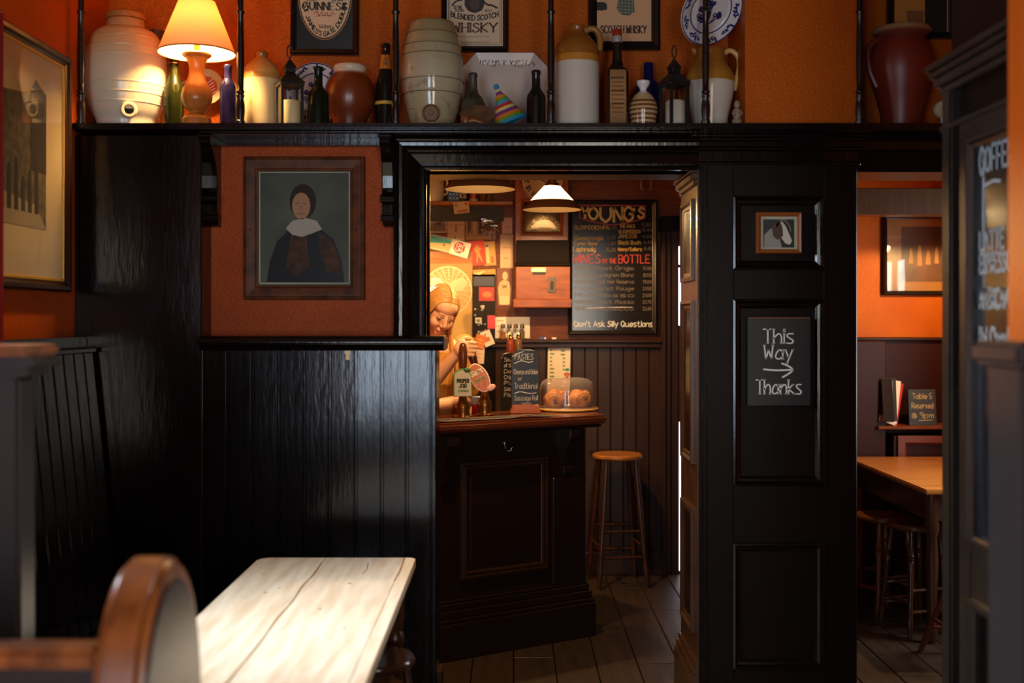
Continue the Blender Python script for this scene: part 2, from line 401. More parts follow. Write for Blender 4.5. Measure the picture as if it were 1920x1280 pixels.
# rear wall behind the camera, two windows
wr = B()
xs = [(-1.45, -.55), (.4, 1.1)]
prev = XL
for a, b in xs:
    wr.box(prev, a, YR-.1, YR, 0, ZT); wr.box(a, b, YR-.1, YR, 0, .72); wr.box(a, b, YR-.1, YR, 2.42, ZT); prev = b
wr.box(prev, XR, YR-.1, YR, 0, ZT)
struct('wall_rear', wr, orange_plain, 'orange plaster wall with the two street windows', 'wall')
for (a, b), nm, lb in zip(xs, ('window_3', 'window_4'), ('wider street window in the rear wall', 'narrower street window in the rear wall')):
    w = thing(nm, lb, 'window', ((a+b)/2, YR-.05, .72), kind='structure'); hw = (b-a)/2
    q = B().frame(-hw, hw, 0, 1.7, [(0, .03), (0, -.03), (.045, -.03), (.045, .03)])
    q.box(-.015, .015, -.02, .02, 0, 1.7).box(-hw, hw, -.02, .02, .83, .87)
    q.build('window_frame', black_flat, w)
    B().box(-hw, hw, -.002, .002, 0, 1.7).build('pane', glass_clear, w)
struct('wall_right', B().box(XR, XR+.12, YR, 4.95, 0, ZT).box(XR, XR+.12, 5.75, DB, 0, ZT).box(XR, XR+.12, 4.95, 5.75, 0, .92).box(XR, XR+.12, 4.95, 5.75, 2.08, ZT), orange_plain, 'orange plaster wall of the right hand room', 'wall')
w = thing('added_window', 'unseen window added to light the side room from its right wall', 'window', (XR+.06, 5.35, .92), PI/2, kind='structure')  # made-up window out of view, built round the added side room daylight
B().frame(-.4, .4, 0, 1.16, [(0, .03), (0, -.03), (.04, -.03), (.04, .03)]).box(-.012, .012, -.02, .02, 0, 1.16).build('window_frame', black_flat, w)
B().box(-.4, .4, -.002, .002, 0, 1.16).build('pane', glass_clear, w)
struct('wall_back', B().box(-1.4, 1.16, DB, DB+.12, 0, 2.95), red_wood, 'red brown wooden back wall of the bar covered with cards', 'wall')
struct('wall_back_right', B().box(1.16, XR, DB, DB+.12, 0, 2.95), orange_far, 'patterned orange wallpaper at the far end of the side room', 'wall')
struct('wall_bar_left', B().box(-1.4, -1.28, 4.92, DB, 0, 2.95), red_wood, 'red brown wall closing the bar behind the barmaid', 'wall')
struct('wall_divider', B().box(1.17, 1.34, 4.95, DB, 0, 2.95), dark_brown, 'dark brown partition between bar and side room', 'wall')
struct('wall_upper', B().box(XL, XR, 4.80, 4.92, 2.2, ZT), orange_wall, 'embossed burnt orange wallpaper above the long shelf', 'wall')
struct('wall_column', B().box(X(1397, 4.45), X(1606, 4.45), 4.45, 4.80, ZS, ZT), orange_wall, 'square orange embossed wall column rising from the shelf', 'wall')

# alcove wall and dark piers of the partition
struct('wall_alcove', B().box(-1.215, -.40, DA, DA+.07, 0, 2.30), orange_alcove, 'embossed orange wall recess behind the old portrait', 'wall')
struct('wall_pier', B().box(XL, -1.206, DW, 4.64, 0, 2.30), black_paint, 'tall smooth black pier left of the orange recess', 'wall', bevel=.004)
# wainscot: boards, rail, end post
wn = thing('trim_1', 'glossy black tongue and groove wainscot under the portrait', 'panelling', (0, 0, 0), kind='structure')
B().box(-1.206, -.305, DW+.010, DA, 0, 1.475).build('backing', black_paint, wn)
edges = [378, 427, 473, 522, 570, 618, 667, 716, 763, 809]
for a, b in zip(edges, edges[1:]):
    x0, x1 = X(a, DW)+.003, X(b, DW)-.003
    o = B().box(-(x1-x0)/2, (x1-x0)/2, 0, .012, 0, 1.475).build('board', black_paint, wn, bevel=.007, seg=2)
    o.location = ((x0+x1)/2, DW-random.uniform(0, .0015), 0); o.rotation_euler.z = random.uniform(-.02, .02)
B().box(X(809, DW), X(818, DW), DW-.004, DA+.06, 0, 1.475).build('end_post', black_paint, wn, bevel=.004)
cp = [(4.37, 1.478), (4.362, 1.488), (4.362, 1.503), (4.37, 1.515), (4.39, 1.519), (DA, 1.519), (DA, 1.475), (4.40, 1.475), (4.395, 1.466), (4.415, 1.462), (4.415, 1.475)]
B().prism([(4.40, 1.462), (4.388, 1.478), (4.366, 1.484), (4.362, 1.495), (4.366, 1.51), (4.38, 1.519), (DA, 1.519), (DA, 1.462)], -1.206, X(832, 4.37), 'YZ').build('cap_rail', black_paint, wn, bevel=.002)
B().box(X(832, 4.37), X(832, 4.37)+.008, 4.366, 4.52, 1.466, 1.515).build('worn_end', pm('worn_bare_wood', (150, 96, 66), .5, col2=(96, 54, 36), nscale=25), wn, bevel=.006, seg=2)
kp = B().lathe([(.0, -.002), (.012, -.002), (.012, .0), (0, .0)], 20, M=Matrix.Rotation(PI/2, 3, 'X')).prism([(-.006, 0), (.006, 0), (.009, -.03), (-.009, -.03)], -.002, .001)
kp.build('keyhole_plate', pm('tarnished_brass_plate', (150, 128, 92), .4, metal=.7), wn, loc=W(652, 660, DW-.003))
# jamb and head of the doorway to the bar
d1 = thing('door_1', 'black moulded architrave framing the doorway to the bar', 'doorway', kind='structure')
B().box(-.464, -.337, DP, DP+.12, 0, 2.20).build('jamb', black_paint, d1)
ap = [(0, 4.50), (0, 4.455), (.010, 4.449), (.016, 4.452), (.020, 4.468), (.032, 4.470), (.038, 4.458), (.052, 4.452), (.060, 4.458), (.064, 4.474), (.070, 4.478), (.104, 4.494), (.110, 4.482), (.118, 4.479), (.127, 4.484), (.127, 4.62)]
bb = B(); n = len(ap); ax, az, ar = -.464, 2.298, .735
for a, y in ap: bb.v += [(ax+a, y, 0), (ax+a, y, az-a), (ar, y, az-a)]
bb.f += [(i*3+k, i*3+k+1, (i+1)*3+k+1, (i+1)*3+k) for i in range(n-1) for k in range(2)]
bb.build('architrave', black_paint, d1, smooth=False)
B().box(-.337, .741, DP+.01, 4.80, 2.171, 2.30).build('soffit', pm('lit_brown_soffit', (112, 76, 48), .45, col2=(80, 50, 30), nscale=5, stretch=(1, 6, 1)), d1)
B().box(-.345, -.333, DP+.122, DP+.127, 1.5, 2.171).build('stop_bead', red_wood, d1)
B().box(-.30, -.268, DP+.0, DP+.11, 0, .12).box(-.30, -.275, DP, DP+.11, .12, .19).build('plinth', dark_brown, d1, bevel=.004)
# pillar between the two openings
p1 = thing('trim_2', 'broad black panelled pillar between the two doorways', 'pillar', kind='structure')
PX0, PX1 = .741, 1.365
B().box(PX0+.004, PX1-.004, DP+.016, 4.95, 0, ZS-.02).build('core', black_flat, p1)
qx0, qx1 = X(1376, DP), X(1544, DP)
pan = [(Z(503, DP), Z(370, DP)), (Z(908, DP), Z(563, DP)), (Z(1252, DP), Z(1020, DP))]
for x0, x1 in ((PX0, qx0), (qx1, PX1)): B().box(x0, x1, DP, DP+.03, 0, ZS-.02).build('stile', black_flat, p1, bevel=.003)
zz = [ZS-.02] + [v for a, b in pan for v in (b, a)] + [0]
for k in range(0, len(zz), 2): B().box(qx0, qx1, DP+.0005, DP+.03, zz[k+1], zz[k]).build('rail', black_flat, p1)
mp = [(-.006, DP+.001), (-.004, DP-.008), (.004, DP-.010), (.009, DP-.004), (.012, DP+.006), (.022, DP+.008), (.030, DP+.014), (.032, DP+.017)]
for a, b in pan: B().frame(qx0, qx1, a, b, mp).build('panel_moulding', black_paint, p1, smooth=False)
for xx in (PX0+.008, PX0+.026): B().box(xx, xx+.006, DP-.005, DP+.001, 0, 2.19).build('corner_bead', black_paint, p1, bevel=.002)
for z0, z1, out in [(2.192, 2.204, .012), (2.204, 2.250, .006), (2.250, 2.262, .015), (2.262, 2.284, .027), (2.284, 2.297, .036), (2.297, 2.309, .045)]:
    B().box(PX0-out, PX1+out, DP-out, 4.95, z0, z1).build('capital_moulding', black_paint, p1, bevel=.003)
# panelled reveal of the pillar, facing the bar doorway
rv = pm('reveal_varnish', (74, 44, 24), .26, col2=(52, 30, 16), nscale=5, stretch=(4, 4, 1), bump=.04)
B().box(PX0-.006, PX0+.005, DP+.012, 4.95, 0, 2.19).build('reveal_board', rv, p1)
for a, b in ((1.74, 2.07), (1.0, 1.66), (.32, .82)):
    o = B().frame(-.15, .15, a, b, [(0, 0), (0, -.014), (.012, -.016), (.02, -.006), (.032, -.004), (.04, .004), (.04, .006)]).build('reveal_moulding', rv, p1, smooth=False)
    o.location = (PX0-.006, 4.735, 0); o.rotation_euler = (0, 0, -PI/2)
    B().box(PX0-.008, PX0-.004, 4.735-.11, 4.735+.11, a+.04, b-.04).build('reveal_panel', black_paint, p1)
for z0, z1, o_ in ((0, .17, .03), (.17, .20, .022), (.20, .225, .012), (2.12, 2.14, .012), (2.14, 2.165, .024), (2.165, 2.185, .034)):
    B().box(PX0-.006-o_, PX0, DP+.02, 4.95, z0, z1).build('reveal_base' if z0 < 1 else 'reveal_cornice', rv, p1, bevel=.003)
# lintel over the right hand opening
t3 = thing('trim_3', 'black beam across the opening to the side room', 'beam', kind='structure')
B().box(PX1, XR, DP+.02, 4.80, 2.168, 2.309).build('beam', black_flat, t3)
B().box(PX1, XR, DP-.01, DP+.02, 2.25, 2.29).build('beam_moulding', black_paint, t3, bevel=.004)
B().box(PX1, XR, 6.2, 6.35, 2.155, 2.30).build('far_beam', dark_brown, t3, bevel=.004)
# the long shelf with its mouldings and brackets
t4 = thing('trim_4', 'long black shelf running over doorway and portrait', 'shelf', kind='structure')
B().box(XL, XR, 4.33, 4.80, ZS-.022, ZS).build('shelf_board', black_paint, t4, bevel=.005, seg=2)
B().box(-1.206, .70, 4.375, DA, ZS-.034, ZS-.022).build('shelf_moulding', black_paint, t4, bevel=.003)
B().box(-1.206, -.464, DA-.05, DA, 2.272, ZS-.034).build('under_rail', black_paint, t4, bevel=.006, seg=2)
cor = [(0, 2.297), (-.165, 2.297), (-.17, 2.27), (-.155, 2.255), (-.12, 2.235), (-.085, 2.20), (-.062, 2.15), (-.058, 2.10), (-.066, 2.085), (-.078, 2.07), (-.080, 2.05), (-.066, 2.035), (-.058, 2.01), (-.062, 1.985), (-.05, 1.968), (-.03, 1.955), (0, 1.95)]
def corbel(xc):
    bb = B().prism([(DA+a, z) for a, z in cor], xc-.022, xc+.022, 'YZ')
    o = bb.build('corbel', black_paint, t4, bevel=.003)
    for z, y, r in ((2.06, DA-.068, .017), (1.985, DA-.05, .015)):
        B().cyl((xc-.027, y, z), (xc+.027, y, z), r, seg=18).build('scroll', black_paint, o, bevel=.002)
    B().box(xc-.027, xc+.027, DA-.175, DA, 2.285, 2.297).build('corbel_cap', black_paint, o, bevel=.003)
corbel(X(397, 4.5)); corbel(X(727, 4.5))

# bar room back wall: dado ledge and boards
t5 = thing('trim_5', 'brown boarded dado with ledge behind the bar', 'panelling', kind='structure')
zd = Z(636, DB)
B().box(X(928, DB)-.6, X(1238, DB), DB-.085, DB, zd-.02, zd).box(X(928, DB)-.6, X(1238, DB), DB-.06, DB, zd-.05, zd-.02).build('ledge', dark_brown, t5, bevel=.004)
bx = X(928, DB)
for k in range(13):
    B().box(-.038, .038, 0, .014, 0, zd-.05).build('board', dark_brown, t5, bevel=.004).location = (bx+.04+k*.08, DB-.022, 0)
B().box(bx-.6, bx+1.06, DB-.008, DB, 0, zd-.05).build('backing', black_flat, t5)
B().box(bx, bx+1.06, DB-.045, DB-.022, 0, .14).build('skirting', dark_brown, t5, bevel=.004)
# daylit door gap at the end of the bar passage
d2 = thing('door_2', 'dark brown back door left ajar beside the price board', 'door', kind='structure')
for a, b, y in ((1238, 1246, DB-.07), (1246, 1256, DB-.05), (1256, 1271, DB-.03)): B().box(X(a, DB), X(b, DB), y, DB, 0, 2.16).build('door_post', dark_brown, d2, bevel=.004)
B().box(X(1234, DB), 1.17, DB-.10, DB, 2.13, 2.22).build('door_head', black_flat, d2, bevel=.006)
day = pm('daylit_pane', (225, 236, 255), .4, emit=2.2)
B().box(X(1271, DB), X(1283, DB), DB-.012, DB-.004, Z(610, DB), Z(462, DB)).box(X(1273, DB), X(1283, DB), DB-.012, DB-.004, .02, Z(790, DB)).build('daylight_pane', day, d2)
B().box(X(1268, DB), X(1283, DB), DB-.02, DB, Z(790, DB), Z(610, DB)).box(X(1268, DB), X(1283, DB), DB-.02, DB, Z(502, DB), Z(496, DB)).build('lock_rail', dark_brown, d2)
B().box(X(1283, DB), 1.17, DB-.05, DB, 0, 2.13).build('door_leaf', dark_brown, d2)
# side room: dado and shelf unit
t6 = thing('trim_6', 'maroon panelled dado along the far wall of the side room', 'panelling', kind='structure')
zr = Z(632, DB)
B().box(1.34, XR, DB-.012, DB, 0, zr).build('dado_panel', maroon, t6)
B().box(1.34, XR, DB-.045, DB, zr-.02, zr).build('dado_rail', dark_brown, t6, bevel=.006)
B().box(1.9, X(1641, DB), DB-.20, DB, 0, zr-.02).build('pilaster', maroon, t6, bevel=.004)
# near stub wall at the right edge
struct('wall_stub_right', B().box(1.055, 1.9, 2.30, 2.42, 0, ZT), orange_plain, 'near orange wall end at the right with a dado below', 'wall')
t7 = thing('trim_7', 'blue grey glossy dado with cap on the near wall end', 'panelling', kind='structure')
grey_gloss = pm('grey_black_gloss', (52, 48, 48), .22, bump=.05)
B().box(.985, 1.9, 2.215, 2.45, 1.487, 1.537).build('cap_rail', grey_gloss, t7, bevel=.012, seg=3)
for k in range(9): B().box(0, .094, 0, .03, 0, 1.487).build('board', grey_gloss, t7, bevel=.008, seg=2).location = (1.03+k*.1, 2.268, 0)
B().box(1.015, 1.05, 2.275, 2.43, 0, 1.487).build('end_board', grey_gloss, t7, bevel=.006)
# near screen at the left edge
t8 = thing('trim_8', 'near black screen end with a moulded cap, beyond the settle', 'panelling', kind='structure')
B().box(XL, -1.05, 2.50, 2.66, 1.475, 1.50).box(XL, -1.07, 2.52, 2.64, 1.455, 1.475).build('cap_moulding', grey_gloss, t8, bevel=.008, seg=2)
B().box(XL, -1.06, 2.49, 2.67, 1.50, 1.525).build('cap_board', settle_wood, t8, bevel=.008, seg=2)
for k in range(6): B().box(0, .094, 0, .03, 0, 1.455).build('board', grey_gloss, t8, bevel=.008, seg=2).location = (-1.70+k*.1, 2.535, 0)
B().box(-1.13, -1.095, 2.53, 2.62, 0, 1.455).build('end_post', grey_gloss, t8, bevel=.01, seg=3)
B().box(XL, -1.10, 2.565, 2.60, 0, 1.455).build('backing', black_flat, t8)
# left wall dado behind the leaning settle
t9 = thing('trim_9', 'black dado rail on the orange wall under the engraving', 'dado rail', kind='structure')
B().box(XL, XL+.05, 2.67, DW, 1.475, 1.515).build('rail', black_paint, t9, bevel=.006, seg=2)
B().box(XL, XL+.012, 2.67, DW, 0, 1.475).build('lining', black_paint, t9)
# ================================================================ FURNITURE
def rounded(x0, x1, y0, y1, r, which, n=6):
    """rectangle outline with chosen corners rounded; which = set of 'sw','se','ne','nw'"""
    out = []
    for key, cx, cy, a0 in (('sw', x0, y0, PI), ('se', x1, y0, 1.5*PI), ('ne', x1, y1, 0), ('nw', x0, y1, .5*PI)):
        if key in which:
            ccx = cx + (r if cx == x0 else -r); ccy = cy + (r if cy == y0 else -r)
            out += [(ccx+r*math.cos(a0+PI/2*k/n), ccy+r*math.sin(a0+PI/2*k/n)) for k in range(n+1)]
        else: out.append((cx, cy))
    return out
# scrubbed pine table
tb = thing('pub_table', 'scrubbed pale pine table with rounded corners in front of black boards', 'table', (-.612, 3.17, 0))
hx, hy = .272, .81
for x0, x1, wh in ((-hx, -.039, {'sw', 'nw'}), (-.038, .238, set()), (.239, hx+.005, {'se', 'ne'})):
    r = .05 if x1-x0 > .05 else .03
    B().prism(rounded(x0, x1, -hy, hy, r, wh), .722, .75, 'XY').build('plank', pine, tb, bevel=.0016)
B().box(-hx+.05, hx-.05, -hy+.08, -hy+.10, .62, .722).box(-hx+.05, hx-.05, hy-.10, hy-.08, .62, .722).box(-hx+.05, -hx+.07, -hy+.08, hy-.08, .62, .722).box(hx-.07, hx-.05, -hy+.08, hy-.08, .62, .722).build('apron', dark_leg, tb)
leg_prof = [(.016, 0), (.024, .03), (.02, .06), (.026, .2), (.03, .33), (.022, .40), (.032, .42), (.032, .44), (.022, .455), (.034, .48), (.034, .50), (.024, .52), (.034, .56), (.034, .722)]
kn_ = pm('pine_knot', (120, 78, 48), .5)
for kx, ky, kr in ((.10, .42, .007), (-.14, .30, .006), (-.11, .36, .004), (.06, .10, .006), (-.20, .55, .004), (.16, -.1, .005)):
    B().lathe([(kr, .7496), (kr*.9, .7504)], 10, (kx, ky, 0)).build('knot', kn_, tb)
for pts_ in ([(-.040, .72), (-.035, .55), (-.044, .38), (-.036, .2), (-.043, 0), (-.036, -.25), (-.042, -.6)], [(.235, .80), (.242, .6), (.236, .45)], [(.12, .72), (.128, .62), (.122, .55)]):
    q_ = B(); ribbon(q_, catmull([Vector(p_) for p_ in pts_], 4), .0035, lambda u, v: (u, v, .7506)); q_.build('crack', pm('crack_brown', (128, 88, 56), .6), tb)
for sx in (-1, 1):
    for sy in (-1, 1): B().lathe(leg_prof, 20, (sx*(hx-.06), sy*(hy-.09), 0)).build('leg', dark_leg, tb)

def make_stool(name, label, h, r, loc, group, seat_m, leg_m, splay=.045, rz=.5, ring=True, two=True):
    t = thing(name, label, 'stool', loc, rz, group)
    B().lathe([(r*.6, h-.032), (r*.93, h-.03), (r, h-.02), (r, h-.008), (r*.95, h), (r*.5, h-.003), (0, h-.006)], 36).build('seat', seat_m, t)
    tops = []; a = r*.58; b = a+splay
    for sx in (-1, 1):
        for sy in (-1, 1):
            p1 = Vector((sx*a, sy*a, h-.025)); p0 = Vector((sx*b, sy*b, 0)); pts = []; rs = []
            for t_, rr in ((0, .011), (.08, .014), (.16, .017), (.20, .013), (.23, .017), (.3, .014), (.45, .013), (.62, .016), (.70, .018), (.715, .014), (.73, .019), (.745, .014), (.76, .019), (.78, .014), (.9, .013), (1, .012)):
                if not ring and .68 < t_ < .8: rr = .015
                pts.append(p0.lerp(p1, t_)); rs.append(rr)
            B().tube(pts, rs, 10).build('leg', leg_m, t); tops.append((p0, p1))
    for i, j, q in ((0, 1, .32), (2, 3, .32), (0, 2, .44), (1, 3, .44)):
        B().cyl(tops[i][0].lerp(tops[i][1], q), tops[j][0].lerp(tops[j][1], q), .009, seg=8).build('stretcher', leg_m, t)
        if two and q > .4: B().cyl(tops[i][0].lerp(tops[i][1], q-.2), tops[j][0].lerp(tops[j][1], q-.2), .009, seg=8).build('stretcher', leg_m, t)
    return t
dark_seat = pm('dark_polished_seat', (62, 36, 22), .2)
make_stool('low_stool', 'dark low stool tucked under pine table, nearer the black boards', .50, .125, (-.437, 3.66, 0), 'stools under the pine table', dark_seat, dark_leg)
make_stool('low_stool', 'dark low stool under pine table, farther from the black boards', .50, .125, (-.437, 3.35, 0), 'stools under the pine table', dark_seat, dark_leg)
G2 = 'stools round the side room table'
make_stool('low_stool', 'lighter brown turned stool by the oak table', .54, .148, (1.985, 6.10, 0), G2, seat_wood, pm('mid_turned_wood', (120, 66, 30), .3), rz=.35)
make_stool('low_stool', 'darker turned stool in front of the lighter brown stool', .55, .138, (2.055, 5.80, 0), G2, pm('dark_red_seat', (88, 48, 26), .28), dark_leg, rz=.3)
make_stool('low_stool', 'stool behind the lighter brown stool, under the oak table', .55, .14, (1.86, 6.72, 0), G2, seat_wood, dark_leg, rz=.2)
make_stool('low_stool', 'red brown stool half hidden behind the tall cupboard', .55, .14, (2.18, 5.20, 0), G2, seat_wood, pm('red_turned_wood', (92, 44, 26), .28), rz=0, splay=.15)
make_stool('bar_stool', 'tall bar stool with a round light wooden seat', .78, .15, (.633, 6.83, 0), None, oak, dark_leg, splay=.06, rz=.15, ring=False)

# oak table in the side room
t = thing('oak_table', 'golden oak topped table with dark apron in the side room', 'table', (2.42, 6.17, 0))
B().box(-.42, .42, -.67, .67, .735, .76).build('table_top', oak, t, bevel=.006, seg=2)
ap_m = pm('blue_black_apron', (70, 50, 46), .25, col2=(46, 30, 28), nscale=9)
B().box(-.39, -.365, -.63, .63, .60, .735).box(.365, .39, -.63, .63, .60, .735).box(-.365, .365, -.63, -.605, .60, .735).box(-.365, .365, .605, .63, .60, .735).build('apron', ap_m, t, bevel=.003)
for sx in (-1, 1):
    for sy in (-1, 1): B().lathe([(.02, 0), (.028, .05), (.022, .1), (.032, .4), (.026, .52), (.036, .56), (.036, .735)], 16, (sx*.365, sy*.6, 0)).build('leg', dark_leg if sy < 0 else oak, t)

# settle against the left wall, leaning board back
st = thing('wall_settle', 'long black settle with leaning boarded back along the orange wall', 'settle', (-1.42, 3.55, 0))
for k in range(17):
    o = B().prism([(-.11, .45), (-.095, .45), (-.198, 1.465), (-.213, 1.465)], .003, .092, 'XZ').build('back_board', black_paint, st, bevel=.004)
    o.location = (0, -.83+k*.0985, 0)
B().prism([(-.215, 1.455), (-.185, 1.455), (-.185, 1.475), (-.215, 1.475)], -.83, .845, 'XZ').build('back_rail', black_paint, st, bevel=.004)
B().box(-.12, .30, -.83, .845, .425, .45).build('seat', black_paint, st, bevel=.006)
B().box(.26, .28, -.83, .845, .0, .425).build('front_panel', black_flat, st)
for k in (-.83, .82): B().box(-.11, .26, k, k+.025, 0, .425).build('end_panel', black_flat, st)

# near settle, its back to the camera
ns = thing('near_settle', 'near brown wooden settle with tall round topped end', 'settle', (-1.2, 2.05, 0))
def endpoly(): return [(-.16, 0), (.22, 0), (.22, .87)] + [(.03+.19*math.cos(a), .885+.262*math.sin(a)) for a in [PI*k/18 for k in range(19)]] + [(-.16, .87)]
for xx in (-.50, .495): B().prism(endpoly(), xx, xx+.085, 'YZ').build('end_panel', settle_wood, ns, bevel=.014, seg=3, smooth=True, sharp=60)
B().prism([(y_*.9+.004, max(.04, z_*.965)) for y_, z_ in endpoly()], .58, .584, 'YZ').build('sheen_panel', pm('navy_sheen_gloss', (30, 30, 42), .25), ns)  # added thin panel; its navy colour paints in the blue-grey sheen of daylight
B().box(-.415, .495, -.10, -.06, .12, .985).build('back_panel', grey_gloss, ns)
B().box(-.415, .495, -.12, -.045, .985, 1.02).build('top_rail', settle_wood, ns, bevel=.01, seg=3)
B().box(-.415, .495, -.06, .20, .42, .45).build('seat', settle_wood, ns, bevel=.006)

# bar: counter and front
BA = math.atan2(.68, 1.096); BO = Vector((-.62, 5.02, 0)); ca, sa = math.cos(BA), math.sin(BA)
def barloc(px, yl):
    """local x of the point where the pixel column px meets the plane y_local = yl of the bar"""
    k = (px-CX)/F
    den = ca - k*sa
    return (k*(BO.y+yl*ca) - BO.x + yl*sa)/den
def barz(px, py, yl):
    x = barloc(px, yl); Y = BO.y + x*sa + yl*ca
    return Z(py, Y)
def bar_to_world(x, y, z=0): return Vector((BO.x+x*ca-y*sa, BO.y+x*sa+y*ca, z))
ZB = 1.104
bar = thing('bar_unit', 'black panelled bar front with brackets under the counter', 'bar', BO, BA)
bar_m = pm('bar_black_varnish', (30, 17, 12), .28, bump=.04)
YL = .085; BL = 1.215
B().box(0, BL, YL, YL+.34, 0, ZB-.058).build('body', bar_m, bar)
pa, pb = barloc(862, YL), barloc(1027, YL); pz0, pz1 = barz(862, 1088, YL), barz(862, 868, YL)
B().frame(pa, pb, pz0, pz1, [(0, YL), (0, YL-.012), (.012, YL-.016), (.018, YL-.006), (.03, YL-.01), (.036, YL-.002), (.05, YL+.006), (.06, YL-.001)]).build('panel_moulding', pm('bar_moulding', (44, 26, 15), .22), bar, smooth=False)
for z0, z1, o in ((0, .17, .055), (.17, .19, .048), (.19, .225, .035), (.225, .255, .022), (.255, .27, .012)):
    B().box(-.02, BL+o*.6, YL-o, YL+.34, z0, z1).build('skirting', bar_m, bar, bevel=.004)
cpf = [(0, 1.045), (-.075, 1.045), (-.075, 1.0), (-.06, .97), (-.03, .93), (-.012, .86), (-.02, .845), (-.02, .82), (0, .80)]
for px0 in (838, 1062):
    xx = barloc(px0, YL); B().prism([(YL+a, z) for a, z in cpf], xx-.028, xx+.028, 'YZ').build('bracket', bar_m, bar, bevel=.003)
B().box(barloc(1035, YL), BL, YL-.012, YL, .27, .80).build('pilaster', bar_m, bar, bevel=.004)
hk = barloc(945, YL); hz = barz(945, 833, YL)
B().tube([(hk, YL-.004, hz+.012), (hk, YL-.006, hz), (hk, YL-.012, hz-.02), (hk+.006, YL-.024, hz-.03), (hk+.018, YL-.032, hz-.026), (hk+.024, YL-.036, hz-.012)], .0035, 8).lathe([(.008, -.002), (.008, .002)], 14, (hk, YL-.003, hz+.008), Matrix.Rotation(PI/2, 3, 'X')).build('coat_hook', steel, bar)
ct = thing('bar_counter', 'polished dark red wooden counter top with rounded edge', 'counter', BO, BA)
cpoly = [(-.06, 0), (1.29, 0), (1.46, .36), (1.50, .54), (-.06, .46)]
B().prism(cpoly, ZB-.042, ZB, 'XY').build('counter_top', pm('counter_mahogany', (92, 44, 26), .18, col2=(70, 32, 18), nscale=4, stretch=(1, 8, 1)), ct, bevel=.012, seg=3)
B().prism([(-.04, .02), (1.27, .02), (1.43, .36), (-.04, .44)], ZB-.058, ZB-.042, 'XY').build('under_moulding', bar_m, ct, bevel=.004)

# tall cupboard with chalked glass door, on the right
XCU, YCU = 1.26, 3.34
cu = thing('tall_cupboard', 'tall black cupboard with a chalk lettered glazed door', 'cupboard', (XCU, YCU, 0), -PI/2)
def cx_(px): return YCU - F*XCU/(px-CX)
def cz_(px, py): return Z(py, F*XCU/(px-CX))
cup = pm('cupboard_grey_black', (46, 36, 30), .26, col2=(34, 26, 22), nscale=6, bump=.05)
B().box(0, .86, .03, .40, 0, 2.27).build('carcass', black_flat, cu)
B().box(0, .86, .03, .30, 2.33, ZT-.02).build('upper_case', black_flat, cu)
B().box(0, cx_(1781), 0, .06, 0, 2.27).build('pilaster', cup, cu, bevel=.008, seg=2)
for z0, z1, o in ((2.13, 2.15, .012), (2.24, 2.262, .012), (2.262, 2.29, .026), (2.29, 2.31, .036), (2.31, 2.332, .046)):
    B().box(-o, .86, .03-o-.02, .40, z0, z1).build('cornice', cup, cu, bevel=.004)
dr = B().box(cx_(1798), cx_(1820), .0, .035, .05, 2.13); x1 = .80
dr.box(x1, x1+.06, 0, .035, .05, 2.13).box(cx_(1820), x1, 0, .035, 2.06, 2.13).box(cx_(1820), x1, 0, .035, .80, .985).box(cx_(1820), x1, 0, .035, .05, .18)
door = dr.build('door', cup, cu, bevel=.004)
B().frame(cx_(1818), x1, .965, 2.075, [(0, 0), (0, -.012), (.01, -.014), (.016, -.004), (.026, .0), (.026, .02)]).build('glazing_bead', cup, door, smooth=False)
B().frame(cx_(1818), x1, .17, .815, [(0, 0), (0, -.012), (.01, -.014), (.016, -.004), (.03, .004), (.03, .02)]).build('lower_moulding', cup, door, smooth=False)
B().box(cx_(1816), x1, .022, .03, .17, .82).build('lower_panel', black_paint, door)
B().box(cx_(1820), x1, .012, .02, .985, 2.06).build('blackboard', pm('glazed_blackboard', (26, 26, 30), .1), door)
xa = cx_(1829); cchalk = pm('pale_blue_chalk', (138, 144, 146), .8)
for st_, py, h, ft in (("COFFEE,", 326, .066, .21), ("LATTE", 470, .05, .15), ("ESPRESSO", 512, .05, .19), ("AMERICANO", 578, .05, .20), ("Hot Chocolate", 648, .05, .24)):
    text(B(), st_, xa, cz_(1829, py), h, .009, ft, y=.0112, jit=.03).build('chalk_line', cchalk, door)
lt = B(); ribbon(lt, [Vector((xa+.03, cz_(1850, 345))), Vector((xa+.09, cz_(1850, 340))), Vector((xa+.13, cz_(1850, 344)))], .009, lambda u, v: (u, .0112, v))
lt.build('chalk_rule', cchalk, door)
# ================================================================ THINGS ON THE LONG SHELF
def prof_m(prof, d, z0=ZS, smooth=False, minz=0):
    p = [Vector((hw*d/F, max(Z(y, d)-z0, minz))) for y, hw in prof]
    p[-1].y = minz
    p.reverse()
    if smooth: p = catmull(p, 4)
    return [(max(q.x, 0), q.y) for q in p]
def ridged(base, ridges, amp):
    """smooth pot outline (y, half width) with thin raised rings"""
    c = catmull([Vector((y, w_)) for y, w_ in base], 6)
    pts = sorted([(p_.x, p_.y) for p_ in c] + [(y+q_, None) for y in ridges for q_ in (-2.2, -1.1, 0, 1.1, 2.2)], key=lambda e: e[0])
    known = [p_ for p_ in pts if p_[1] is not None]
    def at(y):
        for (a, b), (c_, d_) in zip(known, known[1:]):
            if a <= y <= c_: return b+(d_-b)*(y-a)/max(c_-a, 1e-6)
        return known[-1][1]
    return [(y, at(y)+sum(amp*math.exp(-((y-r_)/1.1)**2) for r_ in ridges)) for y, _ in pts]
def pot(name, label, cat, cx, prof, mat, d=4.52, smooth=False, seg=40, group=None, part='body', z0=ZS):
    t = thing(name, label, cat, (X(cx, d), d, z0), 0, group)
    B().lathe(prof_m(prof, d, z0, smooth), seg).build(part, mat, t, smooth=True, sharp=50)
    return t
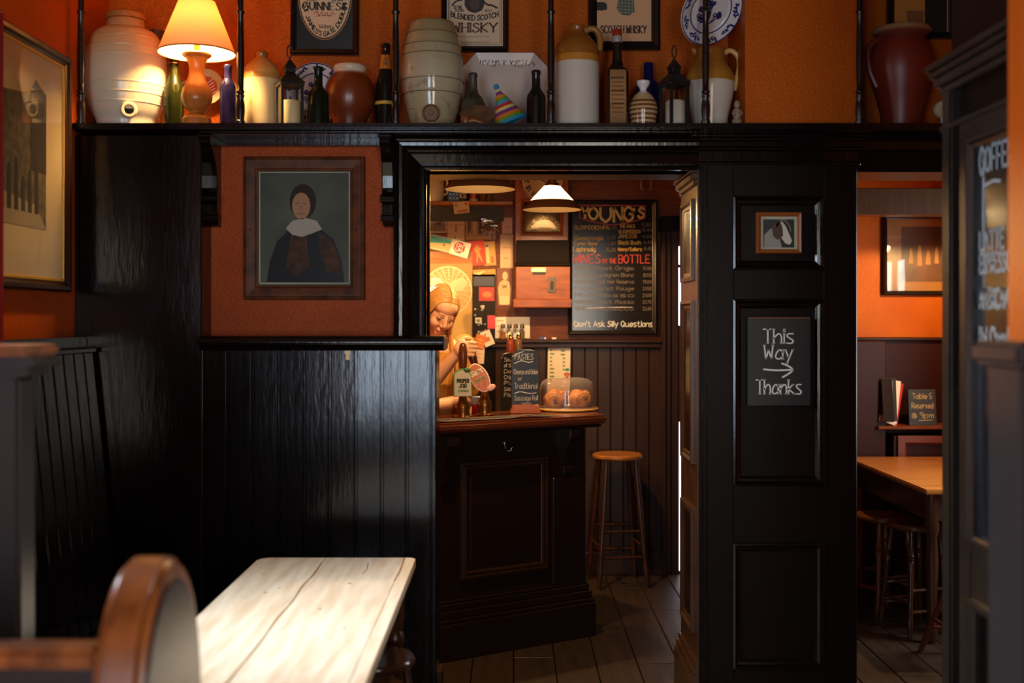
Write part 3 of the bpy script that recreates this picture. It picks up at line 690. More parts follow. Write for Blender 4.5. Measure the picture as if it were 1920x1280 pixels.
# big cream spigot crock
cro = ramp('crock_glaze', [(0, (216, 206, 184)), (.55, (218, 202, 168)), (.8, (206, 168, 112)), (1, (186, 132, 74))], .22, bump=.05)
P = ridged([(38, 31), (41, 34), (52, 35), (55, 36), (56.5, 43), (60, 50), (66, 57), (77, 63), (96, 69.3), (113, 73), (140, 75.2), (165, 74), (183, 71.2), (200, 67), (215, 61), (228, 54), (240, 52)], (77, 96, 113, 164.5, 182.5, 199.5), 1.0)
d = 4.58
t = thing('stoneware_crock', 'large cream stoneware crock with lid and spigot hole', 'crock', (X(236, d), d, ZS))
body = B().lathe(prof_m(P, d), 56).build('body', cro, t, smooth=True, sharp=50)
B().lathe([(32*d/F, Z(38, d)-ZS), (35*d/F, Z(37, d)-ZS), (35.5*d/F, Z(31, d)-ZS), (33*d/F, Z(27, d)-ZS), (0, Z(26, d)-ZS)], 40).build('lid', pm('tan_glaze', (176, 116, 60), .35), t)
a = math.radians(-67); rr = .128
M_ = Matrix.Rotation(a+PI/2, 3, 'Z') @ Matrix.Rotation(PI/2, 3, 'X')
sp = B().lathe([(.017, -.02), (.024, -.01), (.033, .010), (.033, .022), (.028, .030), (.020, .030), (.0175, .022), (.0175, -.01)], 28, (0, 0, 0), M_, cap=False)
o = sp.build('spigot', cream_glaze, t); o.location = (rr*math.cos(a), rr*math.sin(a), Z(206, 4.45)-ZS)
B().lathe([(.0175, .004), (0, .004)], 20, (0, 0, 0), M_).build('spigot_hole', print_black, o)
st_ = B()
def on_crock(u, v):   # u along the girth, v up, from a point on the shoulder
    ang = math.radians(-73)+u/.155; zz = Z(102, d)-ZS+v; r = .1495 - max(0, (zz-.20))*.28
    return ((r+.0012)*math.cos(ang), (r+.0012)*math.sin(ang), zz)
ribbon(st_, [Vector((.028*math.cos(2*PI*k/24), .013*math.sin(2*PI*k/24))) for k in range(25)], .0025, on_crock)
ribbon(st_, [Vector((-.02, .003)), Vector((.02, .003))], .004, on_crock); ribbon(st_, [Vector((-.016, -.004)), Vector((.016, -.004))], .003, on_crock)
ribbon(st_, [Vector((-.012, -.028)), Vector((.012, -.028))], .004, on_crock)
st_.build('maker_stamp', pm('stamp_brown', (96, 62, 34), .5), t)
# wooden bowl behind it
pot('wooden_bowl', 'old wooden bowl peeping out behind the cream crock', 'bowl', 293, [(58, 15), (62, 15), (80, 13), (120, 11), (228, 10)], pm('old_bowl_wood', (120, 70, 34), .6, col2=(70, 40, 22)), 4.76)
# table lamp
d = 4.42
lamp = thing('table_lamp', 'lit table lamp with cream shade and turned wooden base', 'lamp', (X(369, d), d, ZS))
shp = prof_m([(4, 34), (6, 34.5), (97, 70), (100, 70.5)], d, minz=Z(100, d)-ZS)
B().lathe(shp, 48, cap=False).build('lamp_shade', shade_mat('lit_shade_cloth', (236, 200, 150), (164, 92, 44), .13), lamp, smooth=True)
B().lathe([(70.5*d/F, Z(101, d)-ZS), (71*d/F, Z(99.5, d)-ZS), (70.5*d/F, Z(98, d)-ZS)], 48, cap=False).build('shade_trim', pm('shade_trim_brown', (150, 84, 34), .6), lamp)
wood_l = pm('lamp_turned_wood', (196, 124, 54), .25, col2=(164, 96, 38), nscale=6, stretch=(4, 4, .8))
B().lathe(prof_m([(98, 18), (101, 26), (104, 27), (107, 24), (110, 20), (120, 16), (135, 14), (150, 18), (165, 25), (180, 28.5), (192, 27), (204, 20), (209, 15), (213, 14), (217, 20), (222, 26), (226, 27), (240, 27)], d, smooth=True), 40).build('base', wood_l, lamp)
B().cyl((0, 0, Z(100, d)-ZS), (0, 0, Z(62, d)-ZS), .012, seg=12).build('bulb_holder', bright_brass, lamp)
B().ball((0, 0, Z(50, d)-ZS), (.028, .028, .036)).build('light_bulb', pm('lit_bulb', (255, 214, 150), .3, emit=9), lamp)
bulb('table_lamp_light', (X(369, d), d, Z(46, d)), 74, WARM, .05)
# plate with a handle behind the lamp
def plate_disc(name, label, cx, cy, rx, d, mats, tilt, roll=0, cat='plate', deco=None, rscale=1):
    """round dish standing on edge; deco(local builder list) adds painted marks"""
    r = rx*d/F
    t = thing(name, label, cat, W(cx, cy, d), 0, None, rot=(tilt, roll, 0))
    Mx = Matrix.Rotation(PI/2, 3, 'X')
    B().lathe([(0, -.004), (r*.6, -.004), (r*.64, .002), (r*.97, .014), (r, .017), (r*.985, .019), (r*.64, .008), (r*.60, .003), (0, .003)], 56, (0, 0, 0), Mx).build('dish', mats[0], t, smooth=True, sharp=30)
    if deco: deco(t, r, mats)
    return t
def blue_deco(t, r, mats):
    q = B(); rnd = random.Random(3)
    def P(u, v): 
        rr = math.hypot(u, v)/r; y = .003 if rr < .6 else .003+(rr-.6)/.04*.005 if rr < .64 else .008+(rr-.64)/.345*.011
        return (u, -y-.0012, v)
    for rr in (.66, .97): ribbon(q, [Vector((r*rr*math.cos(2*PI*k/60), r*rr*math.sin(2*PI*k/60))) for k in range(61)], r*.035, P)
    for k in range(11):          # rim sprays
        a = 2*PI*k/9; c = Vector((math.cos(a), math.sin(a)))*r*.82; tng = Vector((-math.sin(a), math.cos(a)))
        ribbon(q, catmull([c-tng*r*.2, c-tng*r*.06+c*.07, c+tng*r*.08-c*.05, c+tng*r*.2+c*.04], 4), r*.03, P)
        for m in range(4):
            e = c+tng*r*(.1*m-.15); ribbon(q, [e, e+c*rnd.uniform(-.12, .14)+tng*r*.05], r*.06, P)
    for k in range(22):         # flower in the middle
        a = rnd.uniform(.2, 2.9); L = r*rnd.uniform(.2, .5); b = Vector((0, -r*.42))
        e = b+Vector((math.cos(a)*L*.8, math.sin(a)*L*1.7)); m = b.lerp(e, .5)+Vector((rnd.uniform(-.05, .05)*r, 0))
        ribbon(q, catmull([b, m, e], 4), r*.022, P)
        ribbon(q, [Vector((e.x+r*.05*math.cos(2*PI*j/8), e.y+r*.05*math.sin(2*PI*j/8))) for j in range(9)], r*.045, P)
    q.build('painted_flowers', mats[1], t)
white_china = pm('white_china', (214, 212, 214), .12)
blue_ink = pm('blue_underglaze', (44, 54, 116), .15)
def red_deco(t, r, mats):
    B().lathe([(0, .0036), (r*.58, .0036), (r*.58, .0042), (0, .0042)], 40, M=Matrix.Rotation(PI/2, 3, 'X')).build('red_centre', mats[1], t)
    q = B()
    for k in range(5): ribbon(q, catmull([Vector((-r*.45, r*(.3-.17*k))), Vector((-.1*r, r*(.42-.19*k))), Vector((r*.12, r*(.22-.17*k))), Vector((r*.45, r*(.33-.17*k)))], 4), r*.05, lambda u, v: (u, -.005, v))
    q.build('painted_lines', white_china, t)
    B().box(-r*1.35, -r*.9, -.012, -.004, r*.42, r*.62).build('handle', mats[0], t, bevel=.006, seg=2)
plate_disc('handled_dish', 'cream handled dish with a red painted centre behind lamp', 388, 163, 33, 4.745, (cream_glaze, pm('red_glaze', (172, 52, 30), .25)), .10, -.25, 'dish', red_deco)
plate_disc('china_plate', 'blue and white plate half hidden behind black lantern', 593, 176, 57, 4.745, (white_china, blue_ink), .12, 0, 'plate', blue_deco)
# hung plate with crossed wire, tilted
ax_ = Vector((math.cos(.6), 0, math.sin(.6)))
pl2 = plate_disc('china_plate', 'large blue flowered plate tilted high above the stoneware pitcher', 1331, 19, 66, 4.49, (white_china, blue_ink), 0, 0, 'plate', blue_deco)
pl2.rotation_euler = Matrix.Rotation(math.radians(42), 3, ax_).to_euler()

# bottles
def bottle(name, label, cx, prof, mat, d, cap=None, smooth=False, group='bottles on the long shelf'):
    t = thing(name, label, 'bottle', (X(cx, d), d, ZS), 0, group)
    B().lathe(prof_m(prof, d, ZS, smooth), 32).build('body', mat, t, smooth=True, sharp=45)
    return t
green_g = pm('dark_green_glass', (38, 44, 16), .08, trans=.4, ior=1.3)
t = bottle('glass_bottle', 'dark green bottle between cream crock and lamp', 326, [(105, 8), (107, 9), (112, 9), (116, 8.6), (122, 8.6), (124, 8), (140, 9), (155, 13), (166, 17.5), (185, 18.5), (215, 18.5), (228, 17), (240, 17)], green_g, 4.56)
B().lathe([(9.6*4.56/F, Z(120, 4.56)-ZS), (9.6*4.56/F, Z(118, 4.56)-ZS)], 24).build('neck_ring', bright_brass, t)
t = bottle('glass_bottle', 'square shouldered blue bottle beside the lamp', 428, [(122, 7), (124, 8), (128, 8), (130, 7.2), (146, 7.2), (150, 9), (158, 14), (163, 15.5), (226, 15.5), (240, 15.5)], pm('cobalt_glass', (40, 36, 84), .1, trans=.5, ior=1.3), 4.50)
t = bottle('glass_bottle', 'dull green bottle between lantern and brown pot', 597, [(125, 7.5), (127, 9), (131, 9), (133, 7.8), (160, 8), (166, 11), (172, 17), (180, 20), (226, 20.5), (240, 20)], pm('dull_green_glass', (28, 34, 22), .2, trans=.25, ior=1.3), 4.455)
ch = pm('black_bottle', (22, 22, 16), .12)
t = bottle('champagne_bottle', 'dark champagne bottle with gold neck foil', 723, [(82, 7), (84, 9), (93, 9), (96, 8), (102, 8.4), (128, 11), (140, 13), (155, 17), (168, 19), (190, 19.5), (226, 19), (240, 19)], ch, 4.62)
dd = 4.62
B().lathe([((r+.5)*dd/F, Z(y, dd)-ZS) for y, r in ((131, 11.6), (118, 10.4), (104, 8.7))], 28, cap=False).build('neck_foil', pm('orange_gold_foil', (206, 126, 46), .35), t)
B().lathe([((r+.4)*dd/F, Z(y, dd)-ZS) for y, r in ((198, 19.6), (192, 19.6))], 28, cap=False).build('gold_band', gold_paint, t)
q = B()
for k, c_ in enumerate('MOT'): text(q, c_, 0, 0, .016, .0022, P=lambda u, v, k=k: ((u-.006)*.8, -.0265+.003*k*.3, Z(127-7.5*k, dd)-ZS+v))
q.build('foil_letters', print_black, t)
dusty = pm('dusty_green_glass', (40, 40, 28), .45, col2=(92, 82, 66), nscale=18)
t = bottle('glass_bottle', 'dusty squat bottle next to the grey barrel', 887, [(137, 7), (139, 8.5), (144, 8.5), (146, 7.4), (168, 8.4), (176, 11), (184, 18), (195, 23), (215, 24), (240, 22)], dusty, 4.56)
t = bottle('glass_bottle', 'dark bottle standing right of the party hat', 1005, [(132, 7.5), (134, 8.8), (139, 8.8), (141, 7.6), (165, 8.4), (172, 12), (178, 16.5), (186, 18), (226, 18), (240, 18)], pm('near_black_glass', (26, 24, 20), .18), 4.50)
t = bottle('glass_bottle', 'slim deep blue bottle behind striped brown bottle', 1216, [(118, 8), (120, 9), (146, 9.5), (152, 12), (162, 24), (172, 27), (240, 26)], pm('deep_blue_glass', (24, 26, 84), .12, trans=.3, ior=1.3), 4.70)
# square gin bottle with paper label and red wax top
d = 4.50; t = thing('square_bottle', 'tall square bottle with brown label and red wax top', 'bottle', (X(1157, d), d, ZS), 0, 'bottles on the long shelf')
k = d/F; zz = lambda y: Z(y, d)-ZS
sq = pm('brown_smoky_glass', (48, 36, 22), .1, trans=.45, ior=1.3)
def sqring(bb, prof):
    n = len(prof); vs = []; fs = []
    for y, h, c_ in prof:
        w_ = h*k; b_ = c_*k
        vs += [(x_, y_, zz(y) if y < 239 else 0) for x_, y_ in ((-w_+b_, -w_), (w_-b_, -w_), (w_, -w_+b_), (w_, w_-b_), (w_-b_, w_), (-w_+b_, w_), (-w_, w_-b_), (-w_, -w_+b_))]
    for i in range(n-1): fs += [(i*8+j, i*8+(j+1) % 8, (i+1)*8+(j+1) % 8, (i+1)*8+j) for j in range(8)]
    fs += [tuple(range(8)), tuple((n-1)*8+j for j in range(8))]
    return bb.add(vs, fs)
sqring(B(), [(240, 20, 5), (140, 20, 5), (131, 18, 6), (124, 12, 7), (115, 9, 5), (90, 8, 4.5), (78, 7.5, 4.3), (72, 8, 4.5)]).build('body', sq, t, bevel=.001)
B().box(-15*k, 15*k, -21*k, -20.3*k, .004, zz(135)).build('paper_label', ramp('aged_label', [(0, (120, 76, 30)), (.5, (176, 122, 56)), (1, (140, 92, 40))], .6, stain=(70, 44, 20)), t)
B().lathe([(9*k, zz(80)), (10*k, zz(76)), (10*k, zz(70)), (9*k, zz(58)), (7*k, zz(55)), (0, zz(55))], 20).build('wax_top', ramp('wax', [('c',), (0, (150, 146, 140)), (.45, (158, 44, 24))], .4), t)
q = B()
for r_ in range(9): ribbon(q, [Vector((-12*k+random.uniform(0, 3)*k, zz(150+r_*8))), Vector((12*k-random.uniform(0, 5)*k, zz(150+r_*8)))], .0035 if r_ % 3 else .007, lambda u, v: (u, -21.4*k, v))
q.build('label_print', pm('faded_print', (74, 46, 20), .7), t)
# striped brown flask
t = pot('sake_flask', 'small brown flask with cream stripes and white neck', 'flask', 1206, [(152, 12), (155, 12.5), (160, 11), (167, 6.5), (171, 6.5), (176, 13), (184, 20), (195, 25), (207, 27), (218, 25), (240, 22)],
        ramp('brown_stripes', [('c',)]+[(i/22, (196, 168, 122) if i % 2 else (120, 68, 26)) for i in range(14)]+[(.66, (206, 180, 140)), (.74, (232, 230, 226))], .15), 4.50, smooth=True)
# two tone jugs and pots
def tone(name, cut, top=(188, 118, 42), bot=(226, 212, 184), band=None):
    return ramp(name, [(0, bot), (cut-.004, bot), (cut, band or top), (cut+.06, band or top), (cut+.065, top), (1, (150, 92, 36))], .22, stain=None, bump=.02)
t = pot('stoneware_jar', 'cream and tan stoneware flagon near the lamp', 'flagon', 490, [(97, 10.5), (99, 12.5), (103, 12.5), (106, 11), (109, 11.5), (113, 18), (124, 28), (133, 33), (138, 34), (226, 34), (240, 33)], tone('flagon_glaze', .66, (222, 164, 84), (232, 206, 152), (206, 150, 76)), 4.63)
t = pot('stoneware_jug', 'tall cream and brown stoneware jug with ear handle', 'jug', 1082, [(47, 12), (49, 13.5), (53, 13), (57, 11), (60, 12), (70, 24), (82, 35), (92, 40), (100, 41.5), (226, 41.5), (240, 40.5)], tone('jug_glaze', .635, (150, 92, 34), (214, 206, 194), (196, 132, 48)), 4.53)
d = 4.53; k = d/F
B().tube(catmull([(14*k, 0, Z(60, d)-ZS), (24*k, 0, Z(54, d)-ZS), (36*k, 0, Z(57, d)-ZS), (43*k, 0, Z(72, d)-ZS), (42*k, 0, Z(96, d)-ZS)], 5), .013, 10).build('handle', pm('brown_glaze', (156, 108, 54), .25), t)
t = pot('stoneware_pitcher', 'cream and tan pitcher with curved handle and spout', 'pitcher', 1331, [(92, 27), (95, 29), (100, 28), (116, 28), (124, 34), (134, 41), (146, 46), (165, 46), (190, 41), (226, 33), (240, 32)], tone('pitcher_glaze', .60, (176, 122, 44), (212, 202, 186)), 4.60)
d = 4.60; k = d/F
B().tube(catmull([(26*k, 0, Z(100, d)-ZS), (38*k, 0, Z(95, d)-ZS), (52*k, 0, Z(105, d)-ZS), (55*k, 0, Z(125, d)-ZS), (50*k, 0, Z(150, d)-ZS), (45*k, 0, Z(170, d)-ZS)], 5), .011, 10).build('handle', pm('tan_handle_glaze', (206, 166, 96), .25), t)
B().prism([(-27*k, Z(104, d)-ZS), (-36*k, Z(92, d)-ZS), (-26*k, Z(93, d)-ZS), (-22*k, Z(112, d)-ZS)], -.016, .016).build('spout', pm('tan_handle_glaze', (206, 166, 96), .25), t, bevel=.005, seg=2)
# round brown pot with white rim
t = pot('earthenware_pot', 'round red brown pot with a white rim', 'pot', 656, [(123, 28), (126, 31), (131, 31), (136, 28), (140, 31), (150, 40), (162, 45), (178, 47), (196, 45), (212, 39), (226, 32), (240, 30)],
        ramp('pot_glaze', [(0, (96, 42, 20)), (.5, (128, 54, 24)), (.82, (120, 52, 24)), (.86, (140, 72, 40)), (.9, (226, 206, 178)), (1, (222, 200, 170))], .28, bump=.03, bscale=14), 4.63)
# grey green barrel
brl = ramp('barrel_glaze', [(0, (134, 102, 62)), (.12, (176, 160, 122)), (.5, (190, 180, 150)), (.75, (172, 158, 122)), (1, (150, 130, 90))], .11, stain=(120, 98, 62), bump=.05)
P = ridged([(44, 40), (46, 42), (65, 47.5), (88, 53.8), (107, 57), (130, 59), (153, 58.6), (178, 55.3), (200, 51), (210, 48.7), (228, 43), (240, 42)], (65.5, 88.5, 107, 153.5, 178.5, 209.5), .9)
t = pot('stoneware_barrel', 'tall grey stoneware barrel with ridges and round bung', 'barrel', 810, P, brl, 4.57, seg=48)
for y_, w_ in ((65.5, 48.6), (88.5, 54.9), (107, 57.9), (153.5, 59.5), (178.5, 56.2)):
    B().tube([(w_*4.57/F*math.cos(2*PI*j/56), w_*4.57/F*math.sin(2*PI*j/56), Z(y_+1.6, 4.57)-ZS) for j in range(56)], .0014, 5, closed=True).build('glaze_line', pm('brown_glaze_line', (96, 74, 48), .3), t)
M_ = Matrix.Rotation(PI/2, 3, 'X')
q = B().lathe([(.032, -.03), (.035, .0), (.033, .012), (.027, .014), (.025, .008), (.012, .008), (.010, .014), (0, .014)], 28, (0, 0, 0), M_).build('bung', pm('brown_bung', (122, 84, 50), .35), t); q.location = (.003, -.106, Z(211, 4.46)-ZS)
# large dark red pot right
t = pot('earthenware_jar', 'large dark red jar in the recess right of column', 'jar', 1690, [(52, 43), (54, 51), (60, 54), (66, 48), (72, 40), (78, 46), (95, 55), (120, 60), (145, 57), (180, 47), (215, 38), (240, 36)],
        ramp('dark_red_jar', [(0, (110, 40, 22)), (.85, (128, 46, 26)), (.93, (120, 60, 36)), (.97, (186, 146, 104)), (1, (170, 130, 90))], .4, bump=.04, bscale=10), 4.60)
B().tube(catmull([(-.085, -.02, Z(74, 4.6)-ZS), (-.135, -.02, Z(90, 4.6)-ZS), (-.135, -.02, Z(130, 4.6)-ZS), (-.105, -.02, Z(165, 4.6)-ZS)], 5), .012, 8).build('handle', pm('dark_red_glaze', (112, 42, 24), .4), t)
# tiny figurine
d = 4.47; k = d/F; t = thing('figurine', 'tiny pale china figurine standing beside the pitcher', 'figurine', (X(1382, d), d, ZS))
fg = pm('pale_bisque', (150, 132, 108), .4)
B().lathe(prof_m([(203, 3), (205, 6), (210, 7), (216, 8), (222, 6), (226, 9), (240, 9)], d, smooth=True), 16).build('body', fg, t)
B().ball((0, 0, Z(196, d)-ZS), (5.6*k, 5.6*k, 8*k)).build('head', fg, t)
for s_ in (-1, 1): B().tube([(s_*6*k, 0, Z(207, d)-ZS), (s_*9*k, -.01, Z(214, d)-ZS), (s_*4*k, -.018, Z(217, d)-ZS)], .004, 6).build('arm', fg, t)
# small white clock at the far right
d = 4.55; t = thing('china_clock', 'small white round trinket clock beside the dark red jar', 'clock', (X(1768, d), d, ZS))
B().lathe([(.02, 0), (.022, .01), (.012, .02), (.008, .05), (.012, .06)], 16).build('stand', white_china, t)
B().lathe([(.0, -.012), (.034, -.012), (.036, 0), (.033, .012), (0, .012)], 24, (0, 0, .092), Matrix.Rotation(PI/2, 3, 'X')).build('dial', pm('cream_dial', (206, 190, 150), .4), t)
# lanterns
def lantern(label, cx, d, wpx):
    k = d/F; h = lambda y: Z(y, d)-ZS
    t = thing('candle_lantern', label, 'lantern', (X(cx, d), d, ZS), .45, 'lanterns on the long shelf')
    w_ = wpx*k*.70
    B().box(-w_, w_, -w_, w_, 0, .012).build('base', iron, t, bevel=.003)
    for sx in (-1, 1):
        for sy in (-1, 1): B().box(sx*w_-.005, sx*w_+.005, sy*w_-.005, sy*w_+.005, .012, h(162)).build('corner_post', iron, t)
    def pyr(a, b, z0, z1): return B().add([(-a, -a, z0), (a, -a, z0), (a, a, z0), (-a, a, z0), (-b, -b, z1), (b, -b, z1), (b, b, z1), (-b, b, z1)], [(0, 3, 2, 1), (4, 5, 6, 7), (0, 1, 5, 4), (1, 2, 6, 5), (2, 3, 7, 6), (3, 0, 4, 7)])
    B().box(-w_-.008, w_+.008, -w_-.008, w_+.008, h(163), h(157)).build('top_plate', iron, t, bevel=.002)
    pyr(w_+.012, w_*.42, h(157), h(137)).build('roof', iron, t, bevel=.002)
    pyr(w_*.5, w_*.5, h(137), h(128)).build('chimney', iron, t, bevel=.002)
    pyr(w_*.62, w_*.08, h(128), h(110)).build('chimney_cap', iron, t, bevel=.002)
    B().tube([(11*k*math.cos(2*PI*j/16)*.45, 0, h(97)+11.5*k*math.sin(2*PI*j/16)) for j in range(16)], .0028, 6, closed=True).build('ring', iron, t)
    for a in range(4):
        o = B().box(-w_, w_, -w_-.001, -w_+.001, .014, h(164)).build('pane', glass_clear, t); o.rotation_euler.z = a*PI/2
    return t
for lb, cx, d in (('black iron candle lantern next to the cream flagon', 543, 4.46), ('black iron candle lantern left of the stoneware pitcher', 1264, 4.45)):
    lantern(lb, cx, d, 27 if cx < 1000 else 26); k = d/F; y0 = 190
    c = thing('pillar_candle', ('cream' if cx < 1000 else 'greyish white')+(' candle in the lantern by the flagon' if cx < 1000 else ' candle in the lantern by the pitcher'), 'candle', (X(cx+(3 if cx < 1000 else 2), d), d, ZS+.012), 0, 'lantern candles')
    B().lathe([(18*k, 0), (18.5*k, .01), (18*k, Z(192, d)-ZS-.012), (16.5*k, Z(189.5, d)-ZS-.012), (14*k, Z(192, d)-ZS-.012), (0, Z(194, d)-ZS-.012)], 28).build('wax', candle_wax if cx < 1000 else pm('white_wax', (206, 196, 178), .5), c)
    B().cyl((0, 0, Z(195, d)-ZS-.012), (.002, 0, Z(187, d)-ZS-.012), .0015, seg=6).build('wick', print_black, c)
# big octagonal platter leaning against the wall
d = 4.765; t = thing('meat_platter', 'large pale octagonal meat platter leaning on orange wall', 'platter', (X(947, d), d, ZS), 0, None, rot=(-.05, 0, 0))
k = d/F; zt = Z(97, d)-ZS; hw = 82*k; zb = -.0 
oc = lambda m: [(-hw+m, .06+m), (-hw+.06+m*.4, m), (hw-.06-m*.4, m), (hw-m, .06+m), (hw-m, zt-.065-m*.4), (hw-.06-m*.4, zt-m), (-hw+.06+m*.4, zt-m), (-hw+m, zt-.065-m*.4)]
bb = B(); rings = [(0, -.008), (.004, -.016), (.05, -.004), (.058, .0), (.2, .0)]
for m, y in rings[:4]: bb.v += [(a, y, b) for a, b in oc(m)]
bb.f += [(i*8+j, i*8+(j+1) % 8, (i+1)*8+(j+1) % 8, (i+1)*8+j) for i in range(3) for j in range(8)] + [tuple(24+j for j in range(8))]
bb.v += [(a, .004, b) for a, b in oc(0)]; bb.f += [(j, (j+1) % 8, 32+(j+1) % 8, 32+j) for j in range(8)] + [tuple(32+j for j in range(8))]
bb.build('dish', pm('crazed_white_glaze', (212, 196, 184), .2, col2=(196, 176, 162), nscale=6), t, smooth=False)
q = B(); rnd = random.Random(5)
for i in range(46):
    u = rnd.uniform(-hw*.7, hw*.7); ribbon(q, [Vector((u, zt-.045+rnd.uniform(-.012, .012))), Vector((u+rnd.uniform(-.012, .012), zt-.045+rnd.uniform(-.02, .02)))], .003, lambda u, v: (u, -.0085, v))
q.build('faded_print', pm('faded_grey_print', (120, 108, 104), .4), t)
# shell, and carved wooden bird by the dusty bottle
d = 4.475; t = thing('fan_shell', 'brown ribbed fan shell leaning behind the party hat', 'shell', (X(897, d), d, ZS))
bb = B(); n = 22; k = d/F
for i in range(n+1):
    a = math.radians(38+104*i/n); r_ = 46*k
    bb.v += [(0, 0, .01), (r_*math.cos(a), -.006*(i % 2)+.01, .0+r_*math.sin(a)), (r_*math.cos(a)*.96, .02, r_*math.sin(a)*.96)]
for i in range(n): bb.f += [(i*3, i*3+1, i*3+4), (i*3, i*3+2, i*3+5), (i*3+1, i*3+4, i*3+5, i*3+2)]
bb.build('ribs', pm('shell_brown', (120, 84, 58), .5, col2=(82, 54, 38), nscale=20), t, smooth=False)
d = 4.45; k = d/F
t = thing('wooden_pipe', 'carved brown wooden pipe lying before the dusty bottle', 'pipe', (X(893, d), d, ZS))
B().tube(catmull([(-18*k, 0, .022), (-4*k, 0, .03), (12*k, 0, .018), (26*k, .0, .012)], 5), [.013]*6+[.012]*6+[.009]*4, 10).build('stem', pm('pipe_brown', (132, 74, 36), .35), t)
B().lathe([(.010, 0), (.018, .01), (.02, .035), (.017, .045), (.012, .045), (.012, .02)], 16, (-20*k, 0, 0)).build('bowl', pm('pipe_brown', (132, 74, 36), .35), t)
# party hat
d = 4.475; k = d/F
apex = Vector((X(932, d), d, Z(143, d))); basec = Vector((X(958, d), d+.01, Z(205, d)))
axis = apex-basec; L = axis.length; Rt = Vector((0, 0, 1)).rotation_difference(axis.normalized())
t = thing('party_hat', 'striped rainbow cardboard party hat with blue pompom', 'party hat', basec, rot=Rt.to_euler())
cols = [(52, 150, 196), (112, 158, 44), (222, 128, 44), (116, 60, 138), (224, 208, 120), (206, 48, 46), (66, 160, 206), (116, 166, 52), (228, 134, 48), (120, 62, 142), (226, 214, 130)]
B().lathe([(34*k, 0), (33.6*k, .001), (.004, L)], 40, cap=False).build('cone', ramp('rainbow_stripes', [('c',)]+[(i/len(cols), c_) for i, c_ in enumerate(cols)], .45), t, smooth=True)
B().ball((0, 0, L+.008), .0115).build('pompom', pm('blue_pompom', (52, 142, 196), .8, bump=.4, bscale=200), t)
low = min((Rt @ Vector((34*k*math.cos(a), 34*k*math.sin(a), 0))).z for a in [2*PI*j/60 for j in range(60)])
t.location.z = ZS - low
# turned spindles along the shelf front
sp = None
for px in (152, 451, 742, 1033, 1323, 1612):
    lb = {152: 'black turned shelf spindle next to the cream crock', 451: 'black turned shelf spindle before the cream flagon', 742: 'black turned shelf spindle next to the grey barrel', 1033: 'black turned shelf spindle left of the tall jug', 1323: 'black turned shelf spindle in front of the pitcher', 1612: 'black turned shelf spindle beside the orange column'}[px]
    loc = (X(px, 4.365), 4.365, ZS)
    if sp is None:
        sp = thing('shelf_spindle', lb, 'spindle', loc, 0, 'shelf spindles')
        B().lathe([(.017, 0), (.018, .012), (.014, .016), (.017, .05), (.0165, .075), (.012, .10), (.016, .107), (.016, .112), (.012, .116), (.016, .122), (.016, .127), (.012, .132), (.0125, .16), (.0145, .24), (.0125, .36), (.011, .42), (.016, .428), (.016, .433), (.011, .438), (.013, .6), (.016, .75), (.013, .9), (.013, ZT-ZS)], 20).build('shaft', pm('black_turned_wood', (34, 22, 16), .25), sp)
    else: copy_tree(sp, loc, 0, lb)
# ================================================================ PICTURES ON THE WALLS
class Pic:
    """a framed flat picture facing the camera; L() turns photo pixels into its own coordinates"""
    def __init__(s, name, label, cat, x0, y0, x1, y1, d, fpx, fmat, ground, prof=None, glassy=True, rot=None, group=None, gap=.0):
        s.d = d; s.cx = (x0+x1)/2; s.cy = y1; s.k = d/F
        s.t = thing(name, label, cat, W(s.cx, y1, d), rot=rot, group=group)
        w = (x1-x0)/2*s.k; h = (y1-y0)*s.k; f = fpx*s.k; s.w, s.h, s.f = w, h, f
        prof = prof or [(0, .018), (0, -.012), (f*.25, -.018), (f*.6, -.014), (f*.8, -.008), (f, -.006), (f, .004)]
        B().frame(-w, w, 0, h, prof).build('frame', fmat, s.t, smooth=False)
        B().box(-w+f*.8, w-f*.8, .0, .012, f*.8, h-f*.8).build('picture', ground, s.t)
        if glassy: B().box(-w+f, w-f, -.0045, -.004, f, h-f).build('pane', glass_clear, s.t)
    def L(s, px, py): return ((px-s.cx)*s.k, (s.cy-py)*s.k)
    def poly(s, name, mat, pts, y=-.0006, t=.0006):
        B().prism([s.L(*p) for p in pts], y-t, y).build(name, mat, s.t)
    def rect(s, name, mat, x0, y0, x1, y1, y=-.0006): s.poly(name, mat, [(x0, y0), (x1, y0), (x1, y1), (x0, y1)], y)
    def write(s, bb, st, x, y, h, fit=None, w=None, lay=-.0016, **k):
        a, b = s.L(x, y); return text(bb, st, a, b, h*s.k, (w or h*.13)*s.k, fit*s.k if fit else None, y=lay, **k)
    def line(s, bb, pts, w, lay=-.0016, sm=False):
        p = [Vector(s.L(*q)) for q in pts]; ribbon(bb, catmull(p, 6) if sm else p, w*s.k, lambda u, v: (u, lay, v))
bf = pm('black_picture_frame', (24, 18, 16), .28)
sepia = pm('sepia_print_dark', (52, 40, 30), .6); tan_print = pm('tan_print', (214, 172, 122), .6)
DU = 4.775
